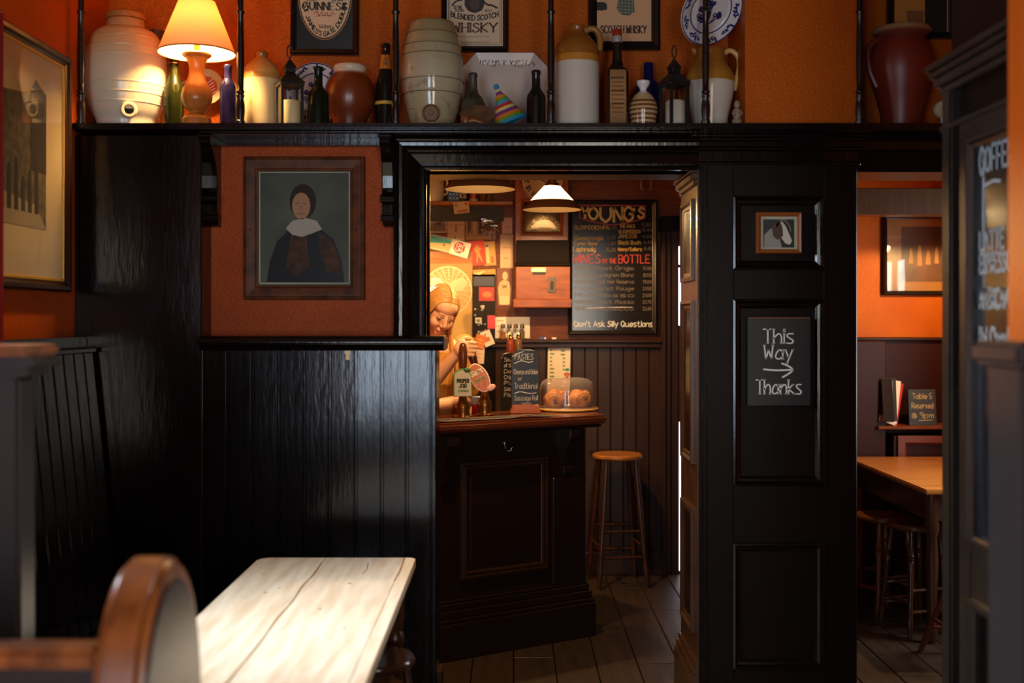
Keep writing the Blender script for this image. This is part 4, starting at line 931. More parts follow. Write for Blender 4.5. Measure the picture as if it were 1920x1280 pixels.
# stout label poster
p = Pic('framed_stout_label', 'black framed oval cream beer label above the shelf', 'picture', 545, -92, 672, 103, DU, 11, bf, pm('black_poster', (20, 16, 14), .4), rot=(.0, .012, 0), group='framed drinks posters')
c0 = (608, -12)
p.poly('oval_border', pm('label_gold_line', (176, 128, 74), .5), ell(c0[0], c0[1], 51, 87, 48), -.0006)
p.poly('oval_band', print_black, ell(c0[0], c0[1], 49.2, 85, 48), -.0012)
p.poly('oval_label', pm('cream_label', (242, 210, 168), .5), ell(c0[0], c0[1], 47.6, 83, 48), -.0018)
q = B(); p.write(q, 'GUINNESS', 567, 19, 14, 82, 2.7, lay=-.0034, thin=.0022, serif=.0016)
a_ = p.L(608, 0)
text(q, "ST JAMES'S GATE DUBLIN", 0, 0, 8.5*p.k, 1.7*p.k, 120*p.k, y=-.0034, P=lambda u, v: (a_[0]+(40*p.k-v*.8)*math.cos(PI+.12+(PI-.24)*u/(120*p.k)), -.0034, a_[1]+.002+(69*p.k-v)*math.sin(PI+.12+(PI-.24)*u/(120*p.k))))
p.write(q, '568ml', 598, 53, 6, 22, 1, lay=-.0034); p.write(q, 'STOUT', 573, 3, 5, 20, 1, lay=-.0034); p.write(q, 'EXTRA', 622, 3, 5, 20, 1, lay=-.0034)
q.build('lettering', print_black, p.t)
q = B(); p.line(q, [(588, 26), (594, 22), (597, 30), (603, 23), (606, 30), (612, 24), (616, 31), (622, 24), (628, 27)], 1.3, -.0034, True); p.line(q, [(592, 31), (610, 29), (624, 30)], 1.1, -.0034)
q.build('signature', pm('red_ink', (182, 60, 44), .6), p.t)
# blended whisky poster
p = Pic('framed_whisky_poster', 'black framed cream whisky poster with a dark shield', 'picture', 828, -92, 953, 97, DU, 10, bf, pm('poster_cream', (240, 202, 164), .5), group='framed drinks posters')
ink = pm('brown_black_ink', (52, 30, 24), .6)
q = B()
for m, w_ in ((3, 1.2), (6, .7)): p.line(q, [(838+m, 87-m), (838+m, -80), (943-m, -80), (943-m, 87-m), (838+m, 87-m)], w_)
p.line(q, [(850, 69), (918, 69), (918, 79), (850, 79), (850, 69)], .7)
text(q, 'BLENDED SCOTCH', 0, 0, 9*p.k, 2*p.k, 88*p.k, y=-.0016, P=lambda u, v: (p.L(846, 0)[0]+u, -.0016, p.L(0, 31)[1]+v-(1-((u-44*p.k)/(44*p.k))**2)*7*p.k))
p.write(q, 'TO THE', 850, 17, 6, 16, 1.2); p.write(q, 'POSTED', 854, 22, 4, 16, .8); p.write(q, '1801', 908, 22, 4, 13, .8)
p.line(q, [(908, 4), (914, 9), (922, 10), (932, 15)], 3.5, sm=True); p.line(q, [(848, 10), (855, 3), (866, 0)], 3, sm=True)
q.build('lettering', ink, p.t)
q = B(); p.write(q, 'WHISKY', 848, 60, 16.5, 84, 3.6, thin=.004, serif=.003); q.build('headline', pm('brown_print', (108, 70, 44), .6), p.t)
p.poly('shield', sepia, [(872, -22), (908, -22), (908, 10), (903, 20), (890, 25), (877, 20), (871, 10)], -.001)
p.poly('shield_crest', pm('shield_grey', (92, 70, 56), .6), [(881, 4), (890, -4), (900, 4), (898, 16), (890, 20), (883, 16)], -.0018)
# orange scotch poster
p = Pic('framed_scotch_print', 'black framed peach coloured scotch whisky print', 'picture', 1103, -92, 1237, 94, DU, 16, bf, pm('peach_print', (238, 176, 128), .5), group='framed drinks posters')
q = B(); p.write(q, 'SCOTCH WHISKY', 1126, 62, 13.5, 86, 2.5, thin=.003); q.build('lettering', pm('dark_brown_ink', (74, 44, 30), .6), p.t)
p.poly('plaid_cloth', pm('green_plaid', (78, 92, 80), .6), [(1160, -6), (1188, -6), (1190, 22), (1180, 29), (1166, 28), (1156, 16)])
q = B()
for k_ in range(5): p.line(q, [(1160+k_*6.4, -4), (1159+k_*6.6, 26)], .7); p.line(q, [(1157, -1+k_*6), (1190, 1+k_*6)], .7)
q.build('plaid_lines', pm('plaid_pale', (186, 180, 150), .6), p.t)
p.poly('dark_bottle', print_black, [(1119, 4), (1132, 4), (1138, 8), (1138, 18), (1128, 20), (1119, 19)])
# picture in the recess on the right
p = Pic('framed_mug_print', 'black framed amber print of a mug, partly behind red jar', 'picture', 1664, -110, 1790, 72, DU, 12, bf, pm('amber_print', (214, 140, 56), .5))
p.poly('mug', pm('mug_print', (150, 94, 50), .6), [(1699, 20), (1733, 20), (1730, 58), (1726, 60), (1706, 60), (1703, 54)])
p.rect('bottle_shape', print_black, 1734, -60, 1775, 62)
# portrait in the alcove: a plain generic sitter in the same sombre colours
pf = pm('old_oak_frame', (106, 58, 28), .45, spec=.2, col2=(70, 38, 22), nscale=6, stretch=(3, 3, 3))
f_ = 27*4.545/F
p = Pic('framed_portrait', 'sombre old portrait in a wide brown wooden frame', 'picture', 457, 294, 684, 562, 4.545, 27, pf, pm('grey_green_canvas', (88, 94, 80), .5, col2=(66, 70, 62), nscale=4, spec=.15),
        prof=[(0, .014), (0, -.010), (.003, -.016), (.010, -.018), (.014, -.014), (f_*.45, -.013), (f_*.8, -.010), (f_*.86, -.006), (f_, -.003), (f_, .004)], group=None, glassy=False)
q = B(); p.line(q, [(487, 531), (487, 323), (655, 323), (655, 531), (487, 531)], 2.4, -.0012); q.build('mount_edge', pm('pale_mount', (176, 172, 158), .6), p.t)
dk = pm('canvas_black', (28, 26, 26), .35, spec=.12); col_ = pm('canvas_white', (170, 164, 150), .5, spec=.12); fl_ = pm('canvas_flesh', (170, 128, 96), .5, spec=.12); br_ = pm('canvas_brown', (88, 62, 44), .5, spec=.12, col2=(52, 40, 34), nscale=30)
p.poly('coat', dk, [(500, 529), (506, 490), (520, 452), (545, 428), (570, 420), (600, 428), (625, 448), (640, 485), (646, 529)], -.0008)
p.poly('sleeve', br_, [(598, 436), (622, 450), (638, 486), (640, 514), (612, 508), (600, 470)], -.0014)
p.poly('waistcoat', br_, [(546, 440), (574, 436), (580, 500), (556, 518), (536, 500)], -.0014)
p.poly('collar', col_, [(536, 428), (548, 414), (572, 408), (594, 414), (604, 430), (584, 438), (566, 444), (548, 440)], -.002)
p.poly('hair', pm('canvas_hair', (46, 34, 28), .4, spec=.12), ell(568, 378, 25, 33, 28), -.0008)
p.poly('face', fl_, ell(565, 386, 17, 25, 24), -.002)
q = B(); p.line(q, [(555, 382), (561, 381)], 1.6, -.003); p.line(q, [(569, 381), (575, 382)], 1.6, -.003); p.line(q, [(565, 384), (563, 393), (566, 394)], 1.1, -.003); p.line(q, [(559, 400), (565, 401), (571, 400)], 1.6, -.003); q.build('features', pm('canvas_line', (96, 60, 44), .5), p.t)
for sx in (-1, 1): B().ball((sx*.211, -.014, .28), .0035, 8, 6).build('frame_screw', brass, p.t)
# goat photograph on the pillar
p = Pic('framed_goat_photo', 'small brown framed photo of a horned goat head', 'picture', 1418, 398, 1502, 475, 4.485, 8, pm('honey_frame', (150, 84, 38), .3), pm('photo_mount', (196, 186, 164), .5))
p.rect('photo', pm('photo_dark', (52, 56, 50), .3), 1431, 411, 1489, 464)
p.poly('goat_body', pm('goat_white', (160, 152, 140), .5), [(1432, 464), (1433, 440), (1443, 430), (1452, 425), (1460, 440), (1466, 464)], -.0014)
p.poly('goat_face', pm('goat_cream', (226, 212, 192), .5), [(1455, 422), (1466, 415), (1473, 424), (1480, 440), (1485, 452), (1480, 459), (1472, 456), (1463, 443)], -.002)
p.poly('goat_cheek', pm('goat_brown', (84, 56, 40), .5), [(1447, 424), (1456, 414), (1463, 416), (1467, 428), (1468, 442), (1458, 450), (1449, 442)], -.0026)
q = B(); p.line(q, [(1456, 424), (1462, 414), (1472, 414), (1480, 424), (1482, 434)], 3.2, -.0032, True); q.build('goat_horn', pm('horn_grey', (120, 104, 86), .5), p.t)
# direction sign
d = 4.478; k = d/F
t = thing('direction_sign', 'black sign lettered with an arrow on the panelled pillar', 'sign', W(1461, 760, d))
B().box(-59*k, 59*k, 0, .016, 0, 165*k).build('board', pm('sign_black', (26, 24, 26), .4), t, bevel=.003, seg=2)
B().box(-57*k, 57*k, -.0006, .010, 163.5*k, 165.3*k).build('top_edge', pm('bare_wood_edge', (128, 70, 38), .5), t)
q = B(); Lx = lambda px: (px-1461)*k; Lz = lambda py: (760-py)*k
for s_, x0, x1, yb, cap_ in (('This', 1431, 1487, 643, 26), ('Way', 1433, 1486, 673, 26), ('Thanks', 1418, 1502, 738, 26)):
    text(q, s_, Lx(x0), Lz(yb), cap_*k, 2.7*k, (x1-x0)*k, y=-.0012, serif=1.8*k, thin=2.2*k)
for pts in ([(1432, 692), (1455, 694), (1485, 693)], [(1466, 681), (1478, 686), (1486, 693), (1479, 700), (1467, 707)]): ribbon(q, catmull([Vector((Lx(a), Lz(b))) for a, b in pts], 5), 3.2*k, lambda u, v: (u, -.0012, v))
q.build('lettering', chalk, t)
# engraving on the left wall
t = thing('framed_engraving', 'large dark framed engraving of a street with wide cream mount', 'picture', (XL+.016, 3.92, 1.685), PI/2)
hw, hh = .385, .885
B().frame(-hw, hw, 0, hh, [(0, .016), (0, -.014), (.008, -.022), (.022, -.020), (.030, -.012), (.040, -.006), (.040, .006)]).build('frame', pm('dark_brown_frame', (52, 32, 22), .3), t, smooth=False)
B().frame(-hw+.038, hw-.038, .038, hh-.038, [(0, -.006), (.010, -.008), (.012, .002)]).build('inner_slip', gold_paint, t, smooth=False)
B().box(-hw+.035, hw-.035, .0, .012, .035, hh-.035).build('mount', pm('cream_mount', (214, 182, 136), .6), t)
B().box(-hw+.045, hw-.045, -.0035, -.003, .045, hh-.045).build('pane', glass_clear, t)
eng = pm('engraving_ink', (124, 104, 80), .7, col2=(76, 60, 46), nscale=24, detail=8)
B().prism([(-.21, .22), (.19, .22), (.19, .70), (-.21, .66)], -.0008, 0).build('print', eng, t)
B().prism([(.06, .42), (.19, .42), (.19, .705), (.10, .745), (.06, .70)], -.0016, -.0008).build('print_tower', pm('engraving_dark', (62, 48, 38), .7), t)
B().prism([(-.21, .22), (.19, .22), (.10, .30), (-.21, .33)], -.0016, -.0008).build('print_street', pm('engraving_pale', (168, 142, 106), .7), t)
for i in range(6):
    u = -.17+i*.055; h_ = .12+.03*((i*7) % 3)
    B().prism([(u-.016, .27), (u+.016, .27), (u+.013, .27+h_*.75), (u+.006, .27+h_), (u-.006, .27+h_), (u-.013, .27+h_*.75)], -.0024, -.0016).build('print_figure', pm('engraving_dark', (62, 48, 38), .7), t)
# red curtain
pts = []
n = 40
for i in range(n+1): pts.append((.035+.022*math.sin(i*1.15), 3.26+.34*i/n))
t = thing('window_curtain', 'deep red curtain hanging beside the engraving', 'curtain', (XL, 0, 1.2))
bb = B(); bb.v = [(a+.03, b, z_) for z_ in (0, 1.35) for a, b in pts] + [(a+.036, b, z_) for z_ in (0, 1.35) for a, b in pts]
m = n+1
bb.f = [(i, i+1, m+i+1, m+i) for i in range(n)] + [(2*m+i, 2*m+i+1, 3*m+i+1, 3*m+i) for i in range(n)]
bb.build('cloth', pm('red_velvet', (140, 20, 22), .8), t, smooth=True)
B().cyl((.05, 2.5, 1.37), (.05, 3.66, 1.37), .012, seg=12).build('curtain_pole', dark_leg, t)
# side room picture
p = Pic('framed_sepia_print', 'black framed dim sepia print in the side room', 'picture', 1655, 403, 1800, 553, DB-.02, 8, bf, pm('sepia_ground', (176, 124, 52), .35, col2=(120, 80, 34), nscale=3))
p.rect('inner_scene', pm('sepia_scene', (104, 70, 34), .4, col2=(66, 44, 24), nscale=7), 1690, 425, 1780, 528)
for x_, y_, w_, h_ in ((1708, 470, 8, 24), (1724, 464, 9, 34), (1740, 474, 10, 22), (1756, 468, 8, 26)): p.poly('scene_figure', pm('sepia_pale', (182, 132, 66), .5), [(x_-w_/2, y_+h_), (x_+w_/2, y_+h_), (x_+w_*.35, y_), (x_, y_-6), (x_-w_*.35, y_)], -.0014)

# ================================================================ SIDE ROOM SHELF
d = 6.93; k = d/F
zsh = Z(797, d)
cb = thing('side_cabinet', 'dark red low cabinet with a shelf ledge in the side room', 'cabinet', (2.55, DB-.012, 0))
xl = X(1641, d)-2.55
B().box(xl, .34, -.22, 0, zsh-.02, zsh).build('shelf_board', red_wood, cb, bevel=.003)
B().box(xl+.10, .34, -.20, 0, 0, zsh-.06).build('body', maroon, cb)
dx0, dx1, dz0, dz1 = X(1678, d)-2.55, .30, .45, Z(815, d)
B().frame(dx0, dx1, dz0, dz1, [(0, -.20), (0, -.218), (.04, -.218), (.05, -.21), (.055, -.205)]).build('door', pm('red_brown_door', (104, 48, 26), .35), cb, smooth=False)
t = thing('menu_booklet', 'pile of leaning menus with a red edged cover', 'menu', (X(1665, d), d-.02, zsh+.026))
for i, (m_, w_, rot) in enumerate(((print_black, .12, .0), (white_paper, .115, .16), (pm('red_cover', (176, 40, 34), .5), .12, .26), (white_paper, .118, .30), (print_black, .10, .04))):
    o = B().box(-.02, w_-.02, 0, .005, 0, .26).build('booklet_leaf', m_, t); o.location = (-.05+.004*i, -.012*i, 0); o.rotation_euler = (-.1, rot, .15*i)
d = 6.92; k = d/F
t = thing('table_slate', 'small chalked reserved slate leaning on the side room shelf', 'slate', (X(1731, d), d, zsh), rot=(-.12, 0, 0))
B().box(-26*k, 26*k, 0, .01, 0, 68*k).build('slate', pm('slate_green_black', (38, 40, 38), .5), t, bevel=.002)
q = B()
for s_, y_, w_ in (('Table 5', 50, 36), ('Reserved', 32, 40), ('@ 9pm', 14, 40)): text(q, s_, -w_/2*k, y_*k, 10*k, 1.3*k, w_*k, y=-.001, jit=.03)
ribbon(q, [Vector((-8*k, 9*k)), Vector((18*k, 10*k))], 1.3*k, lambda u, v: (u, -.001, v)); q.build('chalk_lettering', pm('yellowish_chalk', (176, 156, 110), .8), t)

# ================================================================ THE BAR
# pendants
opal = shade_mat('opal_glass', (250, 236, 210), (255, 232, 190), .6)
def pendant(label, x, y, z, ceil, power, scale=1, group='bar pendant lamps'):
    t = thing('pendant_lamp', label, 'lamp', (x, y, z), 0, group)
    B().lathe([(.154*scale, 0), (.118*scale, .042), (.120*scale, .045), (.1565*scale, .002)], 48, cap=False).build('brim', pm('brown_enamel', (112, 66, 34), .35), t)
    B().lathe([(.153*scale, .0005), (.117*scale, .0425)], 48, cap=False).build('brim_lining', pm('tan_enamel', (214, 176, 116), .4), t)
    B().lathe([(.118*scale, .043), (.041*scale, .125)], 48, cap=False).build('lamp_shade', opal, t)
    B().lathe([(.042*scale, .123), (.034, .14), (.022, .15), (.02, .20), (.008, .21)], 24).build('gallery', brass, t)
    B().cyl((0, 0, .20), (0, 0, ceil-z), .006, seg=8).build('stem', brass, t)
    B().lathe([(.112*scale, .046), (.112*scale, .050)], 40).build('light_diffuser', pm('lit_diffuser', (255, 226, 176), .3, emit=5), t)
    bulb('opal_glow', (x, y, z+.085), 24, (1, .68, .36), .02)
    l = bpy.data.lights.new('pendant_light', 'SPOT'); l.energy = power; l.color = (1, .62, .26); l.spot_size = math.radians(176); l.spot_blend = .12; l.shadow_soft_size = .02
    o = bpy.data.objects.new('pendant_light', l); C.objects.link(o); o.location = (x, y, z-.018)
    return t
pendant('lit pendant with bright white cone shade before the clock', X(1035, 5.97), 5.97, 2.158, 2.95, 62)
pendant('lit pendant half hidden by the door head over the bar', X(900, 4.97), 4.97, 2.150, 2.95, 52)
pendant('unseen pendant added at the bar left to brighten the cards', -.72, 6.35, 2.15, 2.95, 42)  # hidden lamp put in to brighten the cards behind the bar
pendant('unseen pendant added behind the cupboard to light the side room', 2.62, 6.2, 2.10, 2.95, 55, group='added side room lamp')  # hidden lamp put in so the side room wall is lit warm

# time recorder clock on the back wall
d = 6.93; k = d/F; t = thing('time_recorder_clock', 'tall mahogany wall clock with cream dial and punch box', 'clock', W(1016, 577, d)); cz0 = 577
q_ = lambda px, py: ((px-1016)*k, (577-py)*k)
def bx(name, m, x0, y0, x1, y1, f0, f1, bev=.004, par=None):
    a, b = q_(x0, y1); c, e = q_(x1, y0); return B().box(a, c, f0, f1, b, e).build(name, m, par or t, bevel=bev)
bx('case', clock_wood, 966, 290, 1066, 456, .0, .10)
bx('lower_case', pm('clock_black', (22, 13, 10), .6, spec=.08), 968, 450, 1068, 498, -.01, .10)
bx('punch_box', clock_wood, 967, 500, 1069, 561, -.03, .10)
bx('punch_base', clock_wood, 962, 560, 1072, 577, -.045, .10, .006)
bx('shelf_edge', pm('clock_black', (22, 13, 10), .6, spec=.08), 965, 492, 1070, 499, -.02, .10)
bx('back_plate', clock_wood, 972, 300, 1058, 570, .10, .168)
B().frame(*[q_(976, 0)[0], q_(1056, 0)[0], q_(0, 442)[1], q_(0, 372)[1]], [(0, 0), (0, -.012), (.008, -.014), (.018, -.006), (.022, .001)]).build('glazed_door', clock_wood, t, smooth=False)
bx('door_glass', pm('amber_dark_glass', (70, 36, 16), .08), 981, 378, 1051, 438, -.001, .001, 0)
cx0, cz_0 = q_(1017, 339)
B().lathe([(0, .004), (38*k, .004), (38*k, .010), (0, .010)], 48, (cx0, 0, cz_0), Matrix.Rotation(PI/2, 3, 'X')).build('dial', pm('clock_cream', (214, 176, 108), .5), t)
B().lathe([(37.5*k, .0), (41*k, .004), (41*k, .016), (37.5*k, .018)], 48, (cx0, 0, cz_0), Matrix.Rotation(PI/2, 3, 'X'), cap=False).build('dial_bezel', clock_wood, t)
q = B()
for h_, s_ in enumerate(('XII', 'I', 'II', 'III', 'IIII', 'V', 'VI', 'VII', 'VIII', 'IX', 'X', 'XI')):
    a = PI/2-2*PI*h_/12
    def PP(u, v, a=a): 
        c_, s2 = math.cos(a-PI/2), math.sin(a-PI/2); vv = v+25*k
        return (cx0+u*c_-vv*s2, -.0115, cz_0+u*s2+vv*c_)
    text(q, s_, 0, 0, 9*k, 1.5*k, min(9, 3*len(s_))*k, P=PP, center=True)
q.build('numerals', print_black, t)
for a, L_ in ((2.6, 18), (-.3, 25)):
    q = B(); ribbon(q, [Vector((cx0, cz_0)), Vector((cx0+L_*k*math.cos(a), cz_0+L_*k*math.sin(a)))], 2*k, lambda u, v: (u, -.013, v)); q.build('clock_hand', print_black, t)
q = B(); ax0, az0 = q_(1020, 437)
text(q, 'TIME RECORDERS', 0, 0, 7*k, 1.3*k, 60*k, P=lambda u, v: (ax0+(26*k+v)*math.cos(PI*.95-PI*.9*u/(60*k)), -.0022, az0+(26*k+v)*math.sin(PI*.95-PI*.9*u/(60*k))))
text(q, 'LEEDS', ax0-11*k, az0+4*k, 6*k, 1.1*k, 24*k, y=-.0022); q.build('gilt_lettering', gold_paint, t)
bx('brass_plate', bright_brass, 996, 502, 1023, 510, -.034, -.028, .001)
bx('drawer_slot', print_black, 998, 510, 1022, 515, -.032, -.028, .001)
esc = [(1027, 520), (1042, 520), (1040, 528), (1040, 540), (1043, 549), (1026, 549), (1029, 540), (1029, 528)]
B().prism([q_(*e) for e in esc], -.036, -.029).build('escutcheon', pm('gunmetal', (70, 62, 54), .4, metal=.8), t, bevel=.001)
bx('key_slot', print_black, 1032, 527, 1037, 543, -.038, -.034, .001)
B().ball((q_(1035, 529)[0], -.04, q_(0, 529)[1]), .007, 10, 8).build('slot_knob', bright_brass, t)

# price board
d = DB-.045; k = d/F
p = Pic('price_board', 'tall framed price blackboard with yellow headline', 'blackboard', 1065, 375, 1231, 627, d, 8, pm('board_frame_black', (26, 17, 13), .3), pm('glazed_price_board', (32, 28, 28), .14), glassy=False)
q = B()
for c_, x_, y_, h_, w_ in (('Y', 1091, 409, 19, 12), ('O', 1104, 411, 21, 17), ('U', 1126, 415, 25, 19), ('N', 1151, 416, 27, 16), ('G', 1170, 413, 24, 16), ("'", 1189, 402, 11, 2), ('S', 1197, 408, 19, 10)): p.write(q, c_, x_, y_, h_, w_, 4.4)
q.build('headline', gold_paint, p.t)
q = B(); p.line(q, [(1087, 386), (1148, 385), (1210, 386), (1209, 409), (1180, 417), (1148, 422), (1112, 416), (1086, 408), (1087, 386)], 1.8); p.write(q, 'WINES', 1075, 493, 16, 50, 1.8); p.write(q, 'BY THE', 1130, 493, 8, 25, 1.3); p.write(q, 'BOTTLE', 1160, 493, 15, 58, 1.8); q.build('red_chalk_lines', red_chalk, p.t)
for s_, x_, y_, w_, h_ in (('GLENFIDDICH IPA', 1077, 430, 64, 7), ('Glenmorangie', 1077, 450, 53, 8), ('Laphroaig', 1075, 471, 41, 8), ('JAMESON', 1159, 446, 34, 7), ('Black Bush', 1159, 458, 42, 7), ('Cynar Rose', 1077, 459, 42, 6), ('THE OAKS', 1162, 427, 28, 6), ('GLENFIDDICH', 1160, 437, 40, 6), ('Navy/Sailors', 1159, 470, 44, 6)):
    p.write(B(), s_, x_, y_, h_, w_, 1.15, jit=.03).build('yellow_chalk_line', yellow_chalk, p.t)
for s_, x_, y_, w_ in (('5.45', 1142, 430, 14), ('5.45', 1138, 448, 16), ('4.80', 1138, 459, 16), ('5.25', 1138, 471, 16), ('5.80', 1204, 424, 17), ('5.40', 1205, 434, 17), ('4.60', 1204, 446, 17), ('4.40', 1206, 457, 16), ('4.45', 1207, 469, 15)):
    p.write(B(), s_, x_, y_, 6, w_, 1, jit=.03).build('rubbed_chalk_price', dim_chalk, p.t)
for i, (a, b, pr) in enumerate((('VINALTO', 'Pinot Grigio', '17.00'), ('HOUSE', 'Sauvignon Blanc', '18.50'), ('SIERRA', 'Pinot Noir Reserva', '19.00'), ('CASA', 'Merlot Rouge', '21.50'), ('PRIMO', 'Rosso', '21.00'), ('FERRARA', 'Pinot Rosso', '21.75'), ('TEMPLO', 'PROSECCO', '22.00'))):
    y_ = 506+i*12.6; 
    for s_, x_, h_, w_ in ((a, 1077, 6.5, 34), (b, 1116, 6.5, 72), (pr, 1205, 6, 16)): p.write(B(), s_, x_, y_, h_, w_, 1, jit=.04).build('rubbed_chalk_line', dim_chalk, p.t)
p.write(B(), "Don't Ask Silly Questions", 1077, 612, 10, 146, 1.6, jit=.03).build('white_chalk_line', chalk, p.t)
q = B(); p.line(q, [(1098, 578), (1140, 576), (1185, 576)], 1.2); q.build('chalk_rule', chalk, p.t)
# wooden bracket letters above it
t = thing('wall_bracket', 'pair of small pale wooden hooks above the price board', 'hook', W(1212, 358, DB-.012))
k = DB/F
B().box(-12*k, -8*k, -.01, .012, 0, 30*k).box(-8*k, -3*k, -.01, .012, 0, 4*k).build('hook', oak, t); B().box(6*k, 11*k, -.01, .012, 0, 30*k).box(1*k, 6*k, -.01, .012, 0, 4*k).build('hook', oak, t)

# pale hatch behind the fan, shelf of oddments, cards
hp = struct('trim_10', B().box(X(770, DB), X(886, DB), DB-.012, DB, .9, Z(494, DB)), pm('cream_yellow_paint', (188, 148, 82), .5, col2=(168, 126, 64), nscale=4), 'cream yellow painted hatch behind the metal fan', 'panelling')
struct('trim_11', B().box(X(770, DB), X(886, DB), DB-.016, DB, Z(494, DB), Z(472, DB)), oak, 'golden wooden board above the metal fan', 'panelling')
sh = thing('oddments_shelf', 'short wooden shelf holding bar oddments', 'shelf', W(866, 388, DB))
k = (DB-.12)/F
B().box(X(770, DB-.12)-X(866, DB), X(962, DB-.12)-X(866, DB), -.15, 0, 0, .022).build('board', oak, sh, bevel=.003)
B().box(X(770, DB)-X(866, DB), X(945, DB)-X(866, DB), -.02, 0, -.09, 0).build('cleat', print_black, sh)
zo = Z(388, DB)+.022; do = DB-.09; k = do/F
def odd(name, label, cat, px): return thing(name, label, cat, (X(px, do), do, zo), 0, 'oddments on the bar shelf')
t = odd('plastic_jug', 'white plastic jug on the oddments shelf', 'jug', 813)
B().lathe([(15*k, 0), (19*k, .02), (20*k, .06), (19*k, .15), (14*k, .18)], 24).build('body', pm('milky_plastic', (232, 220, 190), .35), t); B().tube([(18*k, -.02, .14), (26*k, -.03, .13), (26*k, -.03, .05), (19*k, -.02, .04)], .007, 8).build('handle', pm('milky_plastic', (232, 220, 190), .35), t)
t = odd('toy_die', 'blue box with white spots like a die', 'die', 851)
B().box(-11*k, 11*k, -.035, .035, 0, 20*k).build('body', pm('blue_box', (44, 104, 178), .4), t, bevel=.004)
for i in range(3):
    for j in range(2): B().ball(((i-1)*6*k, -.0355, (6+j*8)*k), .006, 8, 6).build('spot', white_paper, t)
t = odd('ice_tub', 'black tub with white lettering on the oddments shelf', 'tub', 869)
B().lathe([(9*k, 0), (11*k, 22*k)], 24).build('body', print_black, t); q = B(); text(q, 'ICE', -6*k, 7*k, 8*k, 1.6*k, 12*k, y=-10.8*k); q.build('lettering', white_paper, t)
t = odd('red_cup', 'red cup with cream foot on the oddments shelf', 'cup', 888)
B().lathe([(9*k, 0), (9*k, 5*k), (7*k, 6*k), (8*k, 20*k)], 24).build('body', ramp('red_cup_glaze', [('c',), (0, (230, 206, 160)), (.28, (170, 44, 22))], .3), t)
for px, lb, c_ in ((906, 'small amber jar beside the red cup', (120, 76, 36)), (918, 'small brown jar beside the amber jar', (86, 54, 30))):
    t = odd('spice_jar', lb, 'jar', px); B().lathe([(5.5*k, 0), (6*k, 2*k), (6*k, 14*k), (4*k, 16*k)], 18).build('body', pm('jar%d' % px, c_, .2), t); B().lathe([(5*k, 16*k), (5*k, 20*k)], 18).build('lid', steel, t)

def card(name, label, cat, cx, cy, w, h, rot, mat, decos=(), d=DB-.006, grp='cards pinned behind the bar'):
    k = d/F; t = thing(name, label, cat, W(cx, cy, d), group=grp, rot=(0, math.radians(rot), 0))
    B().box(-w/2*k, w/2*k, -.001, .0015, -h/2*k, h/2*k).build('card', mat, t)
    for i, (nm, c_, pts) in enumerate(decos):
        pts = [(a*k, b*k) for a, b in pts]
        B().prism(pts, -.0018-.0006*i, -.001).build(nm, pm('ink_%02x%02x%02x' % c_, c_, .5), t)
    return t
def rc(x0, z0, x1, z1): return [(x0, z0), (x1, z0), (x1, z1), (x0, z1)]
card('postcard', 'cream stamped postcard hanging from the oddments shelf', 'postcard', 865, 389, 29, 22, -5, paper, [('stamp', (206, 84, 40), rc(7, 4, 12, 9)), ('writing', (184, 130, 74), rc(-8, -9, 12, -4)), ('scene', (150, 136, 90), rc(-12, 2, -7, 8))], d=DB-.155)
card('postcard', 'landscape postcard of a dark horse on brown heath', 'postcard', 820, 421, 35, 30, 0, paper, [('sky', (146, 126, 96), rc(-16, 2, 16, 13)), ('heath', (112, 84, 48), rc(-16, -13, 16, 2)), ('horse', (44, 34, 26), [(-6, -2), (-5, 3), (2, 4), (6, 6), (8, 4), (6, 1), (6, -3), (4, -3), (3, 0), (-3, 0), (-4, -3)])])
card('postcard', 'tall beige card with a thin black figure', 'postcard', 855, 429, 32, 43, 0, pm('beige_card', (204, 172, 124), .6), [('parasol', (70, 52, 36), [(-6, 15), (0, 19), (6, 15)]), ('figure', (60, 48, 36), rc(-1.2, -6, 1.2, 8)), ('horizon', (150, 120, 84), rc(-15, 7, 15, 8)), ('people', (60, 48, 36), rc(-3, -19, -1, -15))])
card('collage_print', 'brown and gold collage print beside the beige card', 'print', 901, 428, 56, 42, 0, pm('brown_gold_collage', (110, 72, 36), .45, col2=(196, 150, 84), nscale=60), [('dark_shape', (58, 34, 22), rc(-24, -6, -18, 16)), ('gold_shape', (200, 150, 70), rc(-14, -12, -8, 12)), ('dark_shape', (70, 40, 24), rc(-4, -10, 2, 16)), ('gold_base', (186, 128, 56), rc(-27, -20, 20, -14))])
card('postcard', 'slanting beach postcard with green sea and sand', 'postcard', 825, 456, 44, 27, 13, paper, [('sea', (40, 148, 128), [(-20, 12), (20, 12), (20, 4), (4, 1), (-20, -3)]), ('sky', (110, 176, 186), rc(-20, 8, 20, 12)), ('sand', (222, 172, 108), [(-20, -3), (4, 1), (20, 4), (20, -11), (-20, -11)]), ('people', (120, 70, 40), rc(6, -3, 10, 0))], d=DB-.026)
t = card('postcard', 'slanting white card with a red octagon', 'postcard', 863, 466, 35, 29, 16, white_paper, [('octagon', (206, 52, 40), [(-2+11*math.cos(a), 1+11*math.sin(a)) for a in [PI/8+PI/4*j for j in range(8)]])], d=DB-.034)
k = DB/F; q = B(); text(q, 'ON', -8*k, 2*k, 6*k, 1.6*k, 12*k, y=-.0022); text(q, 'UN', -8*k, -6*k, 6*k, 1.6*k, 12*k, y=-.0022); q.build('lettering', white_paper, t)
